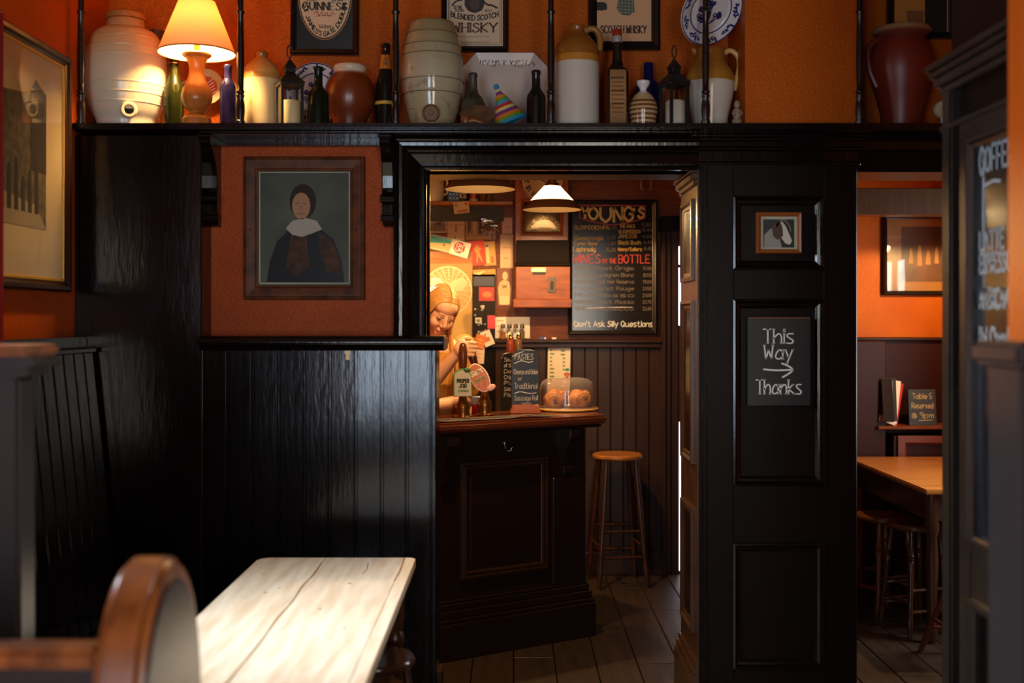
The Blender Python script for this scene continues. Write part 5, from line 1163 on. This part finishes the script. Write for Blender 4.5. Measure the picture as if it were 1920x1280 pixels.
card('postcard', 'bright red card with a golden dancing figure', 'postcard', 896, 474, 28, 46, -6, pm('red_card', (206, 58, 40), .5), [('figure', (186, 132, 62), [(-2, 14), (2, 16), (3, 10), (7, 8), (5, 4), (3, 4), (4, -4), (8, -16), (6, -18), (0, -6), (-2, -18), (-5, -18), (-3, -2), (-6, 4), (-7, 10), (-4, 10)])], d=DB-.010)
card('postcard', 'narrow yellow brown card next to the red card', 'postcard', 918, 475, 22, 45, -4, pm('yellow_brown_card', (190, 140, 66), .5), [('figure', (222, 190, 120), rc(-7, -18, -1, 12)), ('hat', (60, 90, 130), rc(-7, 12, -2, 17)), ('lamp', (196, 92, 50), rc(2, -18, 7, -6))])
card('note_paper', 'small pinkish square of note paper beside the clock', 'paper', 951, 423, 19, 30, 0, pm('pink_note', (206, 160, 122), .6), [('pencil', (170, 122, 92), rc(-5, -4, 5, -2))])
card('note_paper', 'long pale strip of paper beside the clock', 'paper', 950, 471, 24, 63, 0, pm('pale_strip', (200, 164, 124), .6), [('pencil', (160, 124, 92), rc(-7, 6, 7, 8)), ('pencil', (160, 124, 92), rc(-6, -14, 4, -12))])
card('old_photograph', 'tan photograph of a person in a lettered jersey', 'photograph', 946, 538, 28, 72, 0, pm('reddish_photo', (120, 62, 32), .5), [('jersey', (196, 160, 108), [(-10, -32), (10, -32), (12, -2), (9, 9), (3, 13), (-3, 13), (-9, 9), (-12, -2)]), ('head', (206, 168, 120), ell(1, 21, 5, 8, 14)), ('letter', (70, 48, 32), [(-5, 5), (-4, 5), (-2, 0), (0, 4), (2, 0), (4, 5), (5, 5), (2.4, -3), (0, 1), (-2.4, -3)]), ('shorts', (214, 184, 136), rc(-9, -33, 9, -17))])
sp_ = card('sticker_panel', 'black strip of wall covered with small stickers', 'panel', 907, 580, 43, 132, 0, pm('sticker_black', (40, 30, 28), .55, spec=.15), [('dark_print', (60, 62, 76), rc(-19, 44, 20, 62)), ('red_print', (168, 46, 34), rc(-9, 16, 20, 42)), ('red_print_glow', (214, 110, 56), ell(6, 28, 9, 6, 14)), ('pink_sticker', (216, 62, 76), rc(7, -36, 21, -11)), ('white_sticker', (214, 204, 178), rc(-16, -26, -4, -15)), ('sticker_mark', (110, 120, 90), ell(-10, -21, 3, 3, 10))], d=DB-.02, grp=None)
k = DB/F
for i in range(22):
    rr = random.Random(i); B().lathe([(rr.uniform(1, 2.6)*k, -.0008), (rr.uniform(1, 2.6)*k, .0012)], 10, (rr.uniform(-19, 4)*k, -.0016, rr.uniform(-60, 10)*k), Matrix.Rotation(PI/2, 3, 'X')).build('badge', pm('badge%d' % (i % 5), [(206, 196, 168), (150, 150, 168), (186, 120, 60), (120, 132, 120), (200, 180, 120)][i % 5], .4), sp_)
card('note_paper', 'folded tan paper above the sticker strip', 'paper', 908, 512, 42, 14, -3, pm('tan_paper', (196, 142, 74), .6), [('fold', (226, 196, 140), [(-20, 0), (2, 5), (-8, -3)])], d=DB-.02)
card('note_card', 'orange ticket card in front of the sticker strip', 'card', 900, 640, 19, 25, 14, pm('orange_ticket', (222, 122, 44), .5), [('print', (240, 170, 100), rc(-5, 2, 5, 4)), ('print', (240, 170, 100), rc(-5, -4, 5, -2))], d=DB-.10)
card('note_card', 'white card with a small picture beside orange ticket', 'card', 914, 634, 19, 29, -22, white_paper, [('picture', (200, 120, 70), rc(-6, -6, 4, 2)), ('dot', (90, 60, 50), rc(-3, 7, 0, 9))], d=DB-.09)
card('note_card', 'pale receipt below the orange ticket', 'card', 898, 666, 20, 31, 3, pm('receipt', (222, 190, 160), .6), [('print', (170, 120, 96), rc(-7, 2, 6, 3)), ('print', (170, 120, 96), rc(-7, -4, 4, -3))], d=DB-.09)
card('sheet_of_paper', 'wide white sheet behind the row of shakers', 'paper', 960, 614, 67, 40, 0, white_paper, [('print', (196, 160, 120), rc(-29, 12, -16, 14)), ('print', (196, 160, 120), rc(-29, 2, -18, 4)), ('print', (196, 160, 120), rc(-29, -8, -16, -6))], d=DB-.006)
t = card('rota_sheet', 'white list with green blocks pinned to the boards', 'paper', 1048, 692, 42, 88, 1, pm('list_paper', (226, 206, 180), .6), d=DB-.028)
k = DB/F
for i in range(9):
    B().box(-17*k, (-17+(8 if i in (1, 5, 6, 7) else 4))*k, -.002, -.001, (34-i*7)*k, (37-i*7)*k).build('green_block', pm('green_block', (92, 132, 88), .6), t)
    if i < 6: B().box((3 if i < 2 else 7)*k, 11*k, -.002, -.001, (33-i*7)*k, (36-i*7)*k).build('green_block', pm('green_block', (92, 132, 88), .6), t)
B().box(12*k, 19*k, -.002, -.001, -3*k, 2*k).build('teal_block', pm('teal_block', (44, 128, 112), .6), t)
# glittering bead string
t = thing('bead_garland', 'tangled glittering garland hung over the collage print', 'garland', W(918, 420, DB-.05))
q = B(); rr = random.Random(9)
for j in range(3):
    pts = [Vector((rr.uniform(-19, 19)*k, rr.uniform(-.03, 0), rr.uniform(-14, 12)*k)) for _ in range(12)]
    q.tube(catmull(pts, 4), .0035, 5)
q.build('beads', steel, t)
# shakers on the ledge
dl = DB-.055; k = dl/F
for i, px in enumerate((943, 955, 967, 979)):
    lb = ('glass shaker of brown spice nearest the cards', 'glass salt shaker next to the brown spice', 'glass salt shaker between salt and dark pepper', 'glass pepper shaker nearest the clock side')[i]
    t = thing('glass_shaker', lb, 'shaker', (X(px, dl), dl, zd), 0, 'shakers on the ledge')
    B().lathe([(4.8*k, 0), (5*k, .003), (4.8*k, 18*k), (3.6*k, 22*k)], 16).build('jar', glass_clear, t)
    B().lathe([(4.4*k, .002), (4.4*k, (15, 12, 12, 16)[i]*k)], 14).build('filling', pm('filling%d' % (0 if i == 0 else 1 if i < 3 else 2), ((166, 96, 40), (226, 220, 206), (110, 84, 58))[0 if i == 0 else 1 if i < 3 else 2], .8), t)
    B().lathe([(4.4*k, 21*k), (4.6*k, 26*k), (3.4*k, 29*k), (0, 30*k)], 16).build('lid', steel, t)
t = thing('chalk_stick', 'white stick of chalk lying on the bar ledge', 'chalk', (X(1039, dl), dl, zd)); B().cyl((-.014, 0, .006), (.014, 0, .006), .006, seg=12).build('stick', chalk, t, bevel=.0008)
t = thing('blue_clip', 'small blue and silver lighter lying on the ledge', 'lighter', (X(1017, dl), dl, zd)); B().box(-.02, .012, -.008, .008, 0, .016).build('body', pm('blue_plastic', (34, 36, 92), .25), t, bevel=.004, seg=2); B().box(.012, .022, -.007, .007, .001, .015).build('cap', steel, t, bevel=.002)

# desk fan
d = 6.72; k = d/F; c = W(840, 545, d)
t = thing('desk_fan', 'pale metal fan with round wire guard behind the barmaid', 'fan', (c.x, c.y, 0), .25)
cream = pm('cream_fan_metal', (226, 206, 160), .4)
R_ = 45*k; ww = []
g = B()
for j in range(13):
    r_ = R_*(j+1)/13; yy = -.05*math.cos(r_/R_*PI/2)
    g.tube([(r_*math.cos(2*PI*i/40), yy, c.z+r_*math.sin(2*PI*i/40)) for i in range(40)], .0016 if j < 12 else .004, 4, closed=True)
for i in range(24):
    a = 2*PI*i/24; g.tube([(R_*q0*math.cos(a), -.05*math.cos(q0*PI/2), c.z+R_*q0*math.sin(a)) for q0 in (.12, .4, .7, 1)], .0015, 4)
g.build('wire_guard', cream, t)
for i in range(3):
    a = 2*PI*i/3+.4
    o = B().prism([(0, 0), (R_*.35, R_*.30), (R_*.8, R_*.28), (R_*.9, 0), (R_*.6, -R_*.22), (R_*.2, -R_*.12)], -.002, .002).build('blade', pm('milky_blade', (222, 206, 170), .3), t); o.location = (0, .0, c.z); o.rotation_euler = (.25, -a, 0)
B().lathe([(.0, -.06), (.03, -.055), (.045, 0), (.045, .10), (.02, .13)], 24, (0, .02, c.z), Matrix.Rotation(-PI/2, 3, 'X')).build('motor', cream, t)
B().cyl((0, .06, 0.03), (0, .06, c.z-.02), .012, seg=12).build('pole', pm('grey_pole', (120, 112, 100), .4), t)
B().lathe([(.14, 0), (.14, .015), (.05, .035)], 28, (0, .06, 0)).build('base', cream, t)
# ================================================================ ON THE COUNTER
def on_counter(px, py):      # pixel of a foot on the counter top
    d = F*(ZC-ZB)/(py-CY); return Vector((X(px, d), d, ZB)), d
pump_brass = pm('old_pump_brass', (132, 88, 40), .28, metal=.9)
pump_wood = pm('pump_handle_wood', (82, 40, 22), .2)
def pump(label, px, py, base_h=.10, lean=0.0, hand_len=.20, h_mat=None, top=None, rz=0):
    p, d = on_counter(px, py)
    t = thing('beer_pump', label, 'beer pump', p, rz, 'hand pumps on the bar')
    B().lathe([(.045, 0), (.046, .008), (.034, .014), (.032, .03), (.036, .05), (.034, base_h*.8), (.024, base_h), (.02, base_h+.02), (.014, base_h+.03)], 28).build('base', pump_brass, t)
    rot = Matrix.Rotation(lean, 3, 'Y'); o = Vector((0, 0, base_h+.02))
    B().tube([o, o+rot@Vector((0, 0, .12))], .010, 12).build('shaft', pump_brass, t)
    hp = [(.012, 0), (.016, .02), (.021, hand_len*.45), (.022, hand_len*.7), (.017, hand_len*.93), (.008, hand_len)]
    B().lathe(hp, 20, o+rot@Vector((0, 0, .10)), rot).build('handle', h_mat or pump_wood, t)
    if top: B().lathe([(.010, 0), (.017, .006), (.010, .014), (.014, .024), (.008, .034), (0, .036)], 16, o+rot@Vector((0, 0, .10+hand_len-.006)), rot).build('finial', bright_brass, t)
    return t, p, d
tA, pA, dA = pump('hand pump with a green arched clip, standing near the barmaid', 868, 783, .08, 0, .165)
k = dA/F; zc = Z(716, dA)-ZB
cl = B().prism([(-17*k, -26*k), (17*k, -26*k), (17*k, 12*k)] + [(17*k*math.cos(a), 12*k+14*k*math.sin(a)) for a in [PI*j/14 for j in range(1, 14)]] + [(-17*k, 12*k)], 0, .008).build('pump_clip', pm('clip_green', (84, 132, 66), .35), tA, bevel=.002)
cl.location = (0, -.055, zc); cl.rotation_euler.z = .18
B().prism([(-14.5*k, -25*k), (17*k, -25*k), (16*k, 11*k)] + [(15*k*math.cos(a), 11*k+12*k*math.sin(a)) for a in [PI*j/14 for j in range(1, 14)]] + [(-14.5*k, 11*k)], -.0012, 0).build('clip_face', pm('clip_grey', (176, 170, 150), .35), cl)
q = B(); text(q, 'PROPER', -10*k, 0, 6.5*k, 1.7*k, 22*k, y=-.002); text(q, 'JOB', -6*k, -9*k, 6.5*k, 1.7*k, 13*k, y=-.002); q.build('clip_lettering', print_black, cl)
q = B(); text(q, 'CORNISH', -8*k, -17*k, 3.5*k, .8*k, 19*k, y=-.002); q.build('clip_small_print', pm('clip_dark_green', (60, 104, 60), .5), cl)
B().ball((9*k, -.003, 24*k), (7*k, .006, 4*k), 12, 8).build('hop_ornament', pm('hop_green', (60, 110, 52), .5, bump=.5, bscale=150), cl)
tB, pB, dB = pump('hand pump with an oval pink clip, gripped by the barmaid', 909, 779, .09, -.33, .19)
k = dB/F; zc = Z(707, dB)-ZB
cl = B().prism(ell(0, 0, 17*k, 29*k, 32), 0, .008).build('pump_clip', pm('clip_cream_pink', (232, 196, 166), .35), tB, bevel=.002)
cl.location = ((900-909)*k, -.06, zc); cl.rotation_euler = (0, -.5, 0)
B().prism(ell(0, 0, 15*k, 26.5*k, 32), -.0012, 0).build('clip_face', pm('clip_rust', (172, 82, 42), .4, col2=(206, 120, 70), nscale=60), cl)
q = B(); text(q, 'Stars', -12*k, 8*k, 9*k, 1.9*k, 23*k, y=-.0024); q.build('clip_lettering', white_paper, cl)
B().box(-12*k, 12*k, -.0022, -.001, -6*k, 1*k).build('clip_band', pm('clip_olive', (166, 160, 90), .4), cl)
q = B(); text(q, 'PALE ALE', -10*k, -4.6*k, 4*k, .9*k, 20*k, y=-.0028); q.build('clip_small_print', pm('clip_red_brown', (120, 40, 30), .5), cl)
B().ball((10*k, 0, -26*k), (9*k, .006, 6*k), 14, 8).build('clip_flower', pm('clip_pink', (226, 170, 150), .5), cl)
pump('red handled hand pump with brass finial behind the chalk board', 957, 765, .10, 0, .16, pm('red_handle', (118, 44, 22), .2), True)
pump('dark handled hand pump with brass finial behind chalk board', 972, 762, .10, 0, .16, pm('brown_handle', (92, 62, 36), .2), True)
# bar runner cloth
t = thing('bar_towel', 'long dark printed bar runner rumpled along the counter', 'bar towel', bar_to_world(.22, .05, ZB), BA)
bb = B(); nx, ny = 44, 8
for i in range(nx+1):
    for j in range(ny+1):
        u, v = i/nx, j/ny; bb.v.append((u*.80, .005+v*.11, .004+.004*max(0, math.sin(u*17+v*2))*math.sin(v*PI)+.010*max(0, math.sin(u*9.5+.4))**4*(1-v)))
m = ny+1
bb.f = [(i*m+j, i*m+j+1, (i+1)*m+j+1, (i+1)*m+j) for i in range(nx) for j in range(ny)]
bb.build('cloth', pm('runner_cloth', (58, 50, 46), .8, col2=(34, 28, 26), nscale=30), t, smooth=True)
bb = B()
for j in (0.02, .98): bb.tube([(u/44*.80, .005+j*.11, .0065+.010*max(0, math.sin(u/44*9.5+.4))**4*(1-j)) for u in range(45)], .002, 5)
bb.build('piped_edge', pm('runner_piping', (150, 130, 110), .7), t)
# arched chalk menus
def arch_board(label, px, py, wpx, hpx, rz, lines, d_off=0, with_base=True, writing_m=None):
    p, d = on_counter(px, py); k = d/F
    t = thing('chalk_menu', label, 'chalkboard', p, rz, 'arched menu boards on the bar')
    z0 = .022 if with_base else 0
    if with_base: B().prism([(-wpx*.5*k-.004, 0), (wpx*.5*k+.004, 0), (wpx*.5*k-.006, .045), (-wpx*.5*k+.006, .045)], -.045, .045).build('base', pm('orange_wood', (176, 90, 36), .3), t, bevel=.003)
    h = hpx*k; w = wpx/2*k
    b = B().prism([(-w, z0), (w, z0), (w, h-.03), (w*.86, h-.022), (w*.8, h-.012)] + [(w*.8*math.cos(a), h-.012+.012*math.sin(a)) for a in [PI*j/10 for j in range(1, 10)]] + [(-w*.8, h-.012), (-w*.86, h-.022), (-w, h-.03)], -.007, .007).build('board', pm('menu_black', (28, 24, 22), .35), t, bevel=.002)
    for s_, x_, y_, hh_, ww_ in lines: text(B(), s_, x_*k, y_*k, hh_*k, max(.8, hh_*.11)*k, ww_*k, y=-.0085, jit=.02).build('chalk_line', writing_m or pm('soft_chalk', (176, 168, 154), .8), b)
    return t, b, k
t, b, k = arch_board('arched chalk menu of pasties on a wooden foot', 985, 774, 53, 119, .10, [('PASTIES', -20, 100, 11, 34), ('Cheese and Onion', -22, 73, 9, 45), ('or', -14, 61, 8, 8), ('Traditional', -21, 46, 10, 43), ('Sausage Roll', -21, 24, 9, 44), ('TRIBUTE', -8, 12, 7, 19)])
q = B()
for pts, w_ in (([(-21, 93), (-8, 98), (6, 95), (14, 97)], 1.2), ([(-21, 37), (-10, 40), (8, 37), (20, 38)], 1.2), ([(-24, 106), (-14, 112), (-4, 115)], 1.2)): ribbon(q, catmull([Vector((a*k, c_*k)) for a, c_ in pts], 5), w_*k, lambda u, v: (u, -.0085, v))
q.build('chalk_flourish', chalk, b)
arch_board('arched chalk menu standing behind the pasties menu', 954, 769, 34, 108, .55, [(w_, -12, 92-i*11, 7, 22) for i, w_ in enumerate(('Soup', 'of the', 'Day', 'Chips', 'Pie', 'Salad', 'Fish'))], with_base=False)
# badge card and small glass beside them
p, d = on_counter(947, 769); t = thing('pump_badge', 'small orange and black badge card beside the chalk menu', 'card', p, .1); k = d/F
B().prism([(-9*k, 0), (8*k, 0), (8*k, 26*k), (4*k, 34*k), (-4*k, 34*k), (-9*k, 26*k)], 0, .006).build('card', print_black, t); B().prism([(-6*k, 24*k), (7*k, 24*k), (5*k, 32*k), (-4*k, 32*k)], -.001, 0).build('orange_top', pm('badge_orange', (206, 120, 40), .4), t); B().box(-8*k, 7*k, -.001, 0, 3*k, 9*k).build('pale_band', paper, t)
# red carton behind the pumps
p, d = on_counter(884, 775); t = thing('red_carton', 'red and white carton behind the hand pumps', 'carton', p+Vector((.035, .03, 0)), .5); k = d/F
B().box(-.03, .03, -.02, .02, 0, .045).build('box', pm('carton_red', (190, 36, 34), .4), t, bevel=.002); B().box(-.03, .03, -.02, .02, .045, .085).build('pale_top', pm('carton_blue', (176, 196, 206), .4), t, bevel=.002)
# pastries under a clear dome on a board
p, d = on_counter(1063, 768.5)
t = thing('serving_board', 'round pale wooden board under the pastry dome', 'board', p)
B().lathe([(.15, 0), (.166, .004), (.168, .010), (.164, .014), (0, .014)], 48).build('board', pm('pale_board', (206, 162, 92), .4, col2=(186, 136, 70), nscale=5, stretch=(1, 6, 1)), t)
dm = thing('cake_dome', 'clear plastic cake dome with knob over the pastries', 'cake dome', p+Vector((0, 0, .014)))
B().lathe([(.146, 0), (.146, .09), (.143, .115), (.132, .137), (.112, .150), (.085, .156), (0, .157)], 56).build('cover', glass('dome_plastic', (226, 212, 208), .05, .10), dm, smooth=True)
B().lathe([(.008, .156), (.008, .164), (.016, .172), (.016, .18), (0, .186)], 20).build('knob', glass('knob_plastic', (240, 190, 180), .1), dm)
B().tube([(.146*math.cos(2*PI*j/48), .146*math.sin(2*PI*j/48), .002) for j in range(48)], .0022, 6, closed=True).build('rim', pm('clear_rim', (206, 190, 170), .2), dm)
crust = pm('golden_pastry', (236, 184, 104), .4, col2=(184, 108, 44), nscale=30, bump=.3, bscale=60)
for (dx, dy, dz, sc_, rz, lb) in ((-.070, -.05, 0, 1.0, 0, 'golden pastry with an open dark end at dome front'), (.062, -.055, 0, 1.04, .5, 'golden ridged pastry facing the clear dome front'), (-.055, .062, 0, 1.0, 1.0, 'pastry at the dome back behind the open ended one'), (.065, .062, 0, 1.0, 2.0, 'pastry at the dome back behind the ridged one')):
    o = thing('pastry', lb, 'pastry', p+Vector((dx, dy, .014)), rz, 'pastries under the dome'); r0 = .062*sc_
    bb = B(); n = 90
    pts = []; rs = []
    for i in range(n):
        a = i/n*2*PI*3.1; rr = .006+.030*sc_*i/n; pts.append((rr*1.18*math.cos(a), -.036-.016*(1-i/n), .046*sc_+rr*math.sin(a))); rs.append(.010*sc_+.005*math.sin(i/n*PI))
    bb.tube(pts, rs, 10).ball((0, .004, .044*sc_), (r0*.95, .046*sc_, .044*sc_), 24, 12).ball((.0, .012, .052*sc_), (r0*.7, .04*sc_, .042*sc_), 20, 10)
    bb.build('crust', crust, o, smooth=True, sharp=80)
    if dx < 0 and dy < 0: B().ball((.006, -r0*.86, .034), (.018, .010, .012), 14, 8).build('filling', pm('pastry_filling', (92, 50, 26), .7), o)
# ================================================================ THE BARMAID
def capsule(bb, a, b, ra, rb, seg=14):
    a, b = Vector(a), Vector(b); bb.ball(a, ra, seg, 8); bb.ball(b, rb, seg, 8)
    if (b-a).length > 1e-5: bb.tube([a, b], [ra, rb], seg)
def remesh(bb, voxel, smooth_it, name, mat, parent):
    o = bb.build(name, mat, None, smooth=True)
    m = o.modifiers.new('r', 'REMESH'); m.mode = 'VOXEL'; m.voxel_size = voxel
    s = o.modifiers.new('s', 'SMOOTH'); s.factor = .5; s.iterations = smooth_it
    bpy.context.view_layer.update()
    me = bpy.data.meshes.new_from_object(o.evaluated_get(bpy.context.evaluated_depsgraph_get()))
    me.polygons.foreach_set('use_smooth', [True]*len(me.polygons)); me.name = name
    o.modifiers.clear(); old = o.data; o.data = me; bpy.data.meshes.remove(old)
    if not me.materials: me.materials.append(mat)
    o.parent = parent
    return o
HC = W(827, 579, 5.74)                       # centre of the head
HR = (Euler((0, .20, 0)).to_matrix() @ Euler((0, 0, .52)).to_matrix() @ Euler((.50, 0, 0)).to_matrix())
hd = lambda x, y, z: HC + HR @ Vector((x, y, z))
per = thing('person', 'person with long fair hair in mustard blouse gripping a beer pump', 'person', (HC.x-.05, HC.y+.16, 0))
off = Vector(per.location)
skin = pm('skin', (228, 172, 136), .55);
b = B()
def hb(c, r): b.ball(hd(*c)-off, r, 20, 14, HR)
hb((0, .018, .03), (.074, .092, .084)); hb((0, -.030, -.02), (.060, .062, .078)); hb((0, -.045, -.075), (.040, .040, .040)); hb((0, -.066, -.098), (.022, .020, .016))
for s_ in (-1, 1):
    hb((s_*.034, -.058, -.045), (.028, .030, .032)); hb((s_*.030, -.080, -.004), (.016, .010, .011)); hb((s_*.009, -.098, -.046), (.008, .010, .007)); hb((s_*.074, .012, -.02), (.008, .018, .028))
hb((0, -.036, .040), (.064, .056, .052)); hb((0, -.076, .013), (.042, .014, .008))
capsule(b, hd(0, -.090, .004)-off, hd(0, -.106, -.036)-off, .008, .0115)
hb((0, -.090, -.069), (.021, .010, .006)); hb((0, -.088, -.079), (.018, .010, .007))
neck = HC+Vector((-.035, .10, -.145)); sR = neck+Vector((-.155, .02, -.05)); sL = neck+Vector((.145, .07, -.045))
capsule(b, hd(0, .02, -.05)-off, neck-off, .050, .055)
tor = neck+Vector((-.01, .04, -.22)); pel = Vector((tor.x, tor.y+.03, .92))
b.ball(neck+Vector((0, .03, -.09))-off, (.155, .085, .10), 24, 14); b.ball(tor-off, (.14, .10, .20), 24, 14); capsule(b, tor-off, pel-off, .115, .135)
for s_ in (-1, 1):
    hip = pel+Vector((s_*.085, 0, -.06)); kn = Vector((hip.x, hip.y-.01, .48)); an = Vector((hip.x, hip.y+.02, .08)); capsule(b, hip-off, kn-off, .085, .055); capsule(b, kn-off, an-off, .053, .036); capsule(b, an+Vector((0, 0, -.04))-off, an+Vector((0, -.14, -.045))-off, .036, .033)
# her right arm reaches the pump handle, the left rests on the counter
hand = W(873, 652, 5.60)
elR = W(818, 708, 5.66); wrR = hand+Vector((-.050, .006, -.038))
capsule(b, sR-off, elR-off, .050, .040); capsule(b, elR-off, wrR-off, .040, .027)
elL = Vector((sL.x+.03, sL.y-.02, 1.17)); wrL = bar_to_world(.36, .40, ZB+.035)
capsule(b, sL-off, elL-off, .048, .038); capsule(b, elL-off, wrL-off, .038, .026)
def hand_on(b, c, ax, up, out, curl):
    """palm at c; up = towards the index side, ax = finger direction, out = side the fingers close to"""
    ax, up, out = ax.normalized(), up.normalized(), out.normalized(); f = []
    Mh = Matrix((ax, up, out)).transposed()
    b.ball(c-off, (.040, .042, .016), 16, 10, Mh)
    for j, (h_, L_) in enumerate(((.031, .95), (.0105, 1.05), (-.0105, 1.0), (-.031, .8))):
        p0 = c+ax*.030+up*h_; ang = 0; r_ = .0098
        for seg_, (ln, da) in enumerate(((.036*L_, curl), (.025*L_, curl*1.5), (.020*L_, curl*1.1))):
            ang += da; p1 = p0+(ax*math.cos(ang)+out*math.sin(ang))*ln; capsule(b, p0-off, p1-off, r_, r_*.9, 10); p0 = p1; r_ *= .92
    q0 = c-ax*.018+up*.030; q1 = q0+(up*.55+ax*.6+out*.5).normalized()*.036; q2 = q1+(ax*.9+out*.45).normalized()*.03
    capsule(b, q0-off, q1-off, .0125, .0105, 10); capsule(b, q1-off, q2-off, .0105, .009, 10)
hand_on(b, hand+Vector((-.016, -.022, 0)), Vector((1, .05, -.12)), Vector((.1, 0, 1)), Vector((.1, 1, 0)), .62)
capsule(b, wrR-off, hand+Vector((-.034, -.014, -.01))-off, .026, .020)
hand_on(b, wrL+Vector((-.05, -.045, -.012)), Vector((-.75, -.65, -.1)), Vector((.65, -.75, 0)), Vector((0, 0, -1)), .16)
capsule(b, wrL-off, wrL+Vector((-.03, -.03, -.008))-off, .026, .020)
remesh(b, .0040, 5, 'body', skin, per)
# clothes
blouse = pm('mustard_blouse', (206, 150, 52), .7, col2=(176, 120, 34), nscale=26, stretch=(3, 3, .5), bump=.3, bscale=30, bstretch=(3, 3, .3))
b = B(); b.ball(neck+Vector((0, .035, -.12))-off, (.168, .10, .10), 24, 14); b.ball(tor-off, (.155, .115, .21), 24, 14); capsule(b, tor-off, pel-off, .128, .146)
for s_, e_ in ((sR, elR), (sL, elL)): capsule(b, s_-off, s_.lerp(e_, .78)-off, .062, .060)
remesh(b, .007, 3, 'blouse', blouse, per)
b = B(); capsule(b, pel-off+Vector((0, 0, .02)), pel-off+Vector((0, 0, -.06)), .152, .158)
for s_ in (-1, 1): hip = pel+Vector((s_*.085, 0, -.06)); capsule(b, hip-off, Vector((hip.x, hip.y-.01, .48))-off, .098, .068); capsule(b, Vector((hip.x, hip.y-.01, .48))-off, Vector((hip.x, hip.y+.02, .10))-off, .066, .055)
remesh(b, .01, 3, 'trousers', pm('dark_trousers', (34, 32, 38), .8), per)
# face details
for s_ in (-1, 1): B().tube([hd(s_*(.031+.016*t_), -.0895+.006*abs(t_)+.004*(t_*s_ > 9), -.0105+.003*abs(t_))-off for t_ in (-1, -.5, 0, .5, 1)], .0018, 6).build('eyelash', pm('lash_brown', (60, 36, 24), .6), per)
for s_ in (-1, 1): B().tube([hd(s_*(.032+.018*t_), -.0945+.010*max(0, t_)+.001, .0165-.003*t_*t_)-off for t_ in (-1, -.5, 0, .5, 1)], [.0012, .0022, .0024, .002, .001], 6).build('eyebrow', pm('brow_brown', (128, 82, 46), .7), per)
q = B(); q.ball(hd(0, -.0965, -.0695)-off, (.0165, .0040, .0032), 16, 8, HR); q.ball(hd(0, -.095, -.0775)-off, (.0135, .0045, .0038), 16, 8, HR)
q.build('lips', pm('lip_rose', (204, 116, 98), .5), per)
# hair: strands swept from a centre parting
hair = pm('fair_hair', (210, 154, 88), .36, col2=(188, 132, 70), nscale=70)
q = B(); rr = random.Random(11); down = Vector((0, 0, -1))
def onhead(th, ph, g=1.0):    # th: sideways angle from the crown, ph: front (-1) to back (1)
    yy = .016+ph*.098*g; w_ = math.sqrt(max(.02, 1-(ph*.96)**2))
    return Vector((.079*g*w_*math.sin(th), yy, .030+.090*g*w_*math.cos(th)))
for s_ in (-1, 1):
    for i in range(170):
        ph = -.86+1.82*i/169+rr.uniform(-.02, .02); ph = max(-.93, min(.97, ph)); g = rr.uniform(.975, 1.02)
        back = .0 if ph > .1 else (.1-ph)*.20
        pts = [onhead(s_*.04, ph, g), onhead(s_*.55, ph+back*.25, g), onhead(s_*1.05, ph+back*.7, g*1.01), onhead(s_*1.5, ph+back*1.05, g*1.04)]
        pts = [hd(*p_) for p_ in pts]
        e = pts[-1]; L_ = rr.uniform(.26, .36); swing = Vector((s_*.015+rr.uniform(-.012, .012), rr.uniform(-.01, .02), 0))
        loc = hd(s_*(.080+.004*rr.random()), .022+ph*.062, -.085)
        pts += [loc+Vector((rr.uniform(-.006, .006), rr.uniform(-.006, .006), 0)), loc+down*L_*.45+swing, loc+down*L_*.8+swing*1.6, loc+down*L_+swing*1.5]
        c_ = catmull([p_-off for p_ in pts], 4); n = len(c_)
        q.tube(c_, [.0030+.0020*math.sin(min(1, j/n*1.6)*PI*.5) if j < n*.75 else .0050*(1-(j/n-.75)/.25*.8) for j in range(n)], 5)
q.build('hair', hair, per, smooth=True, sharp=80)
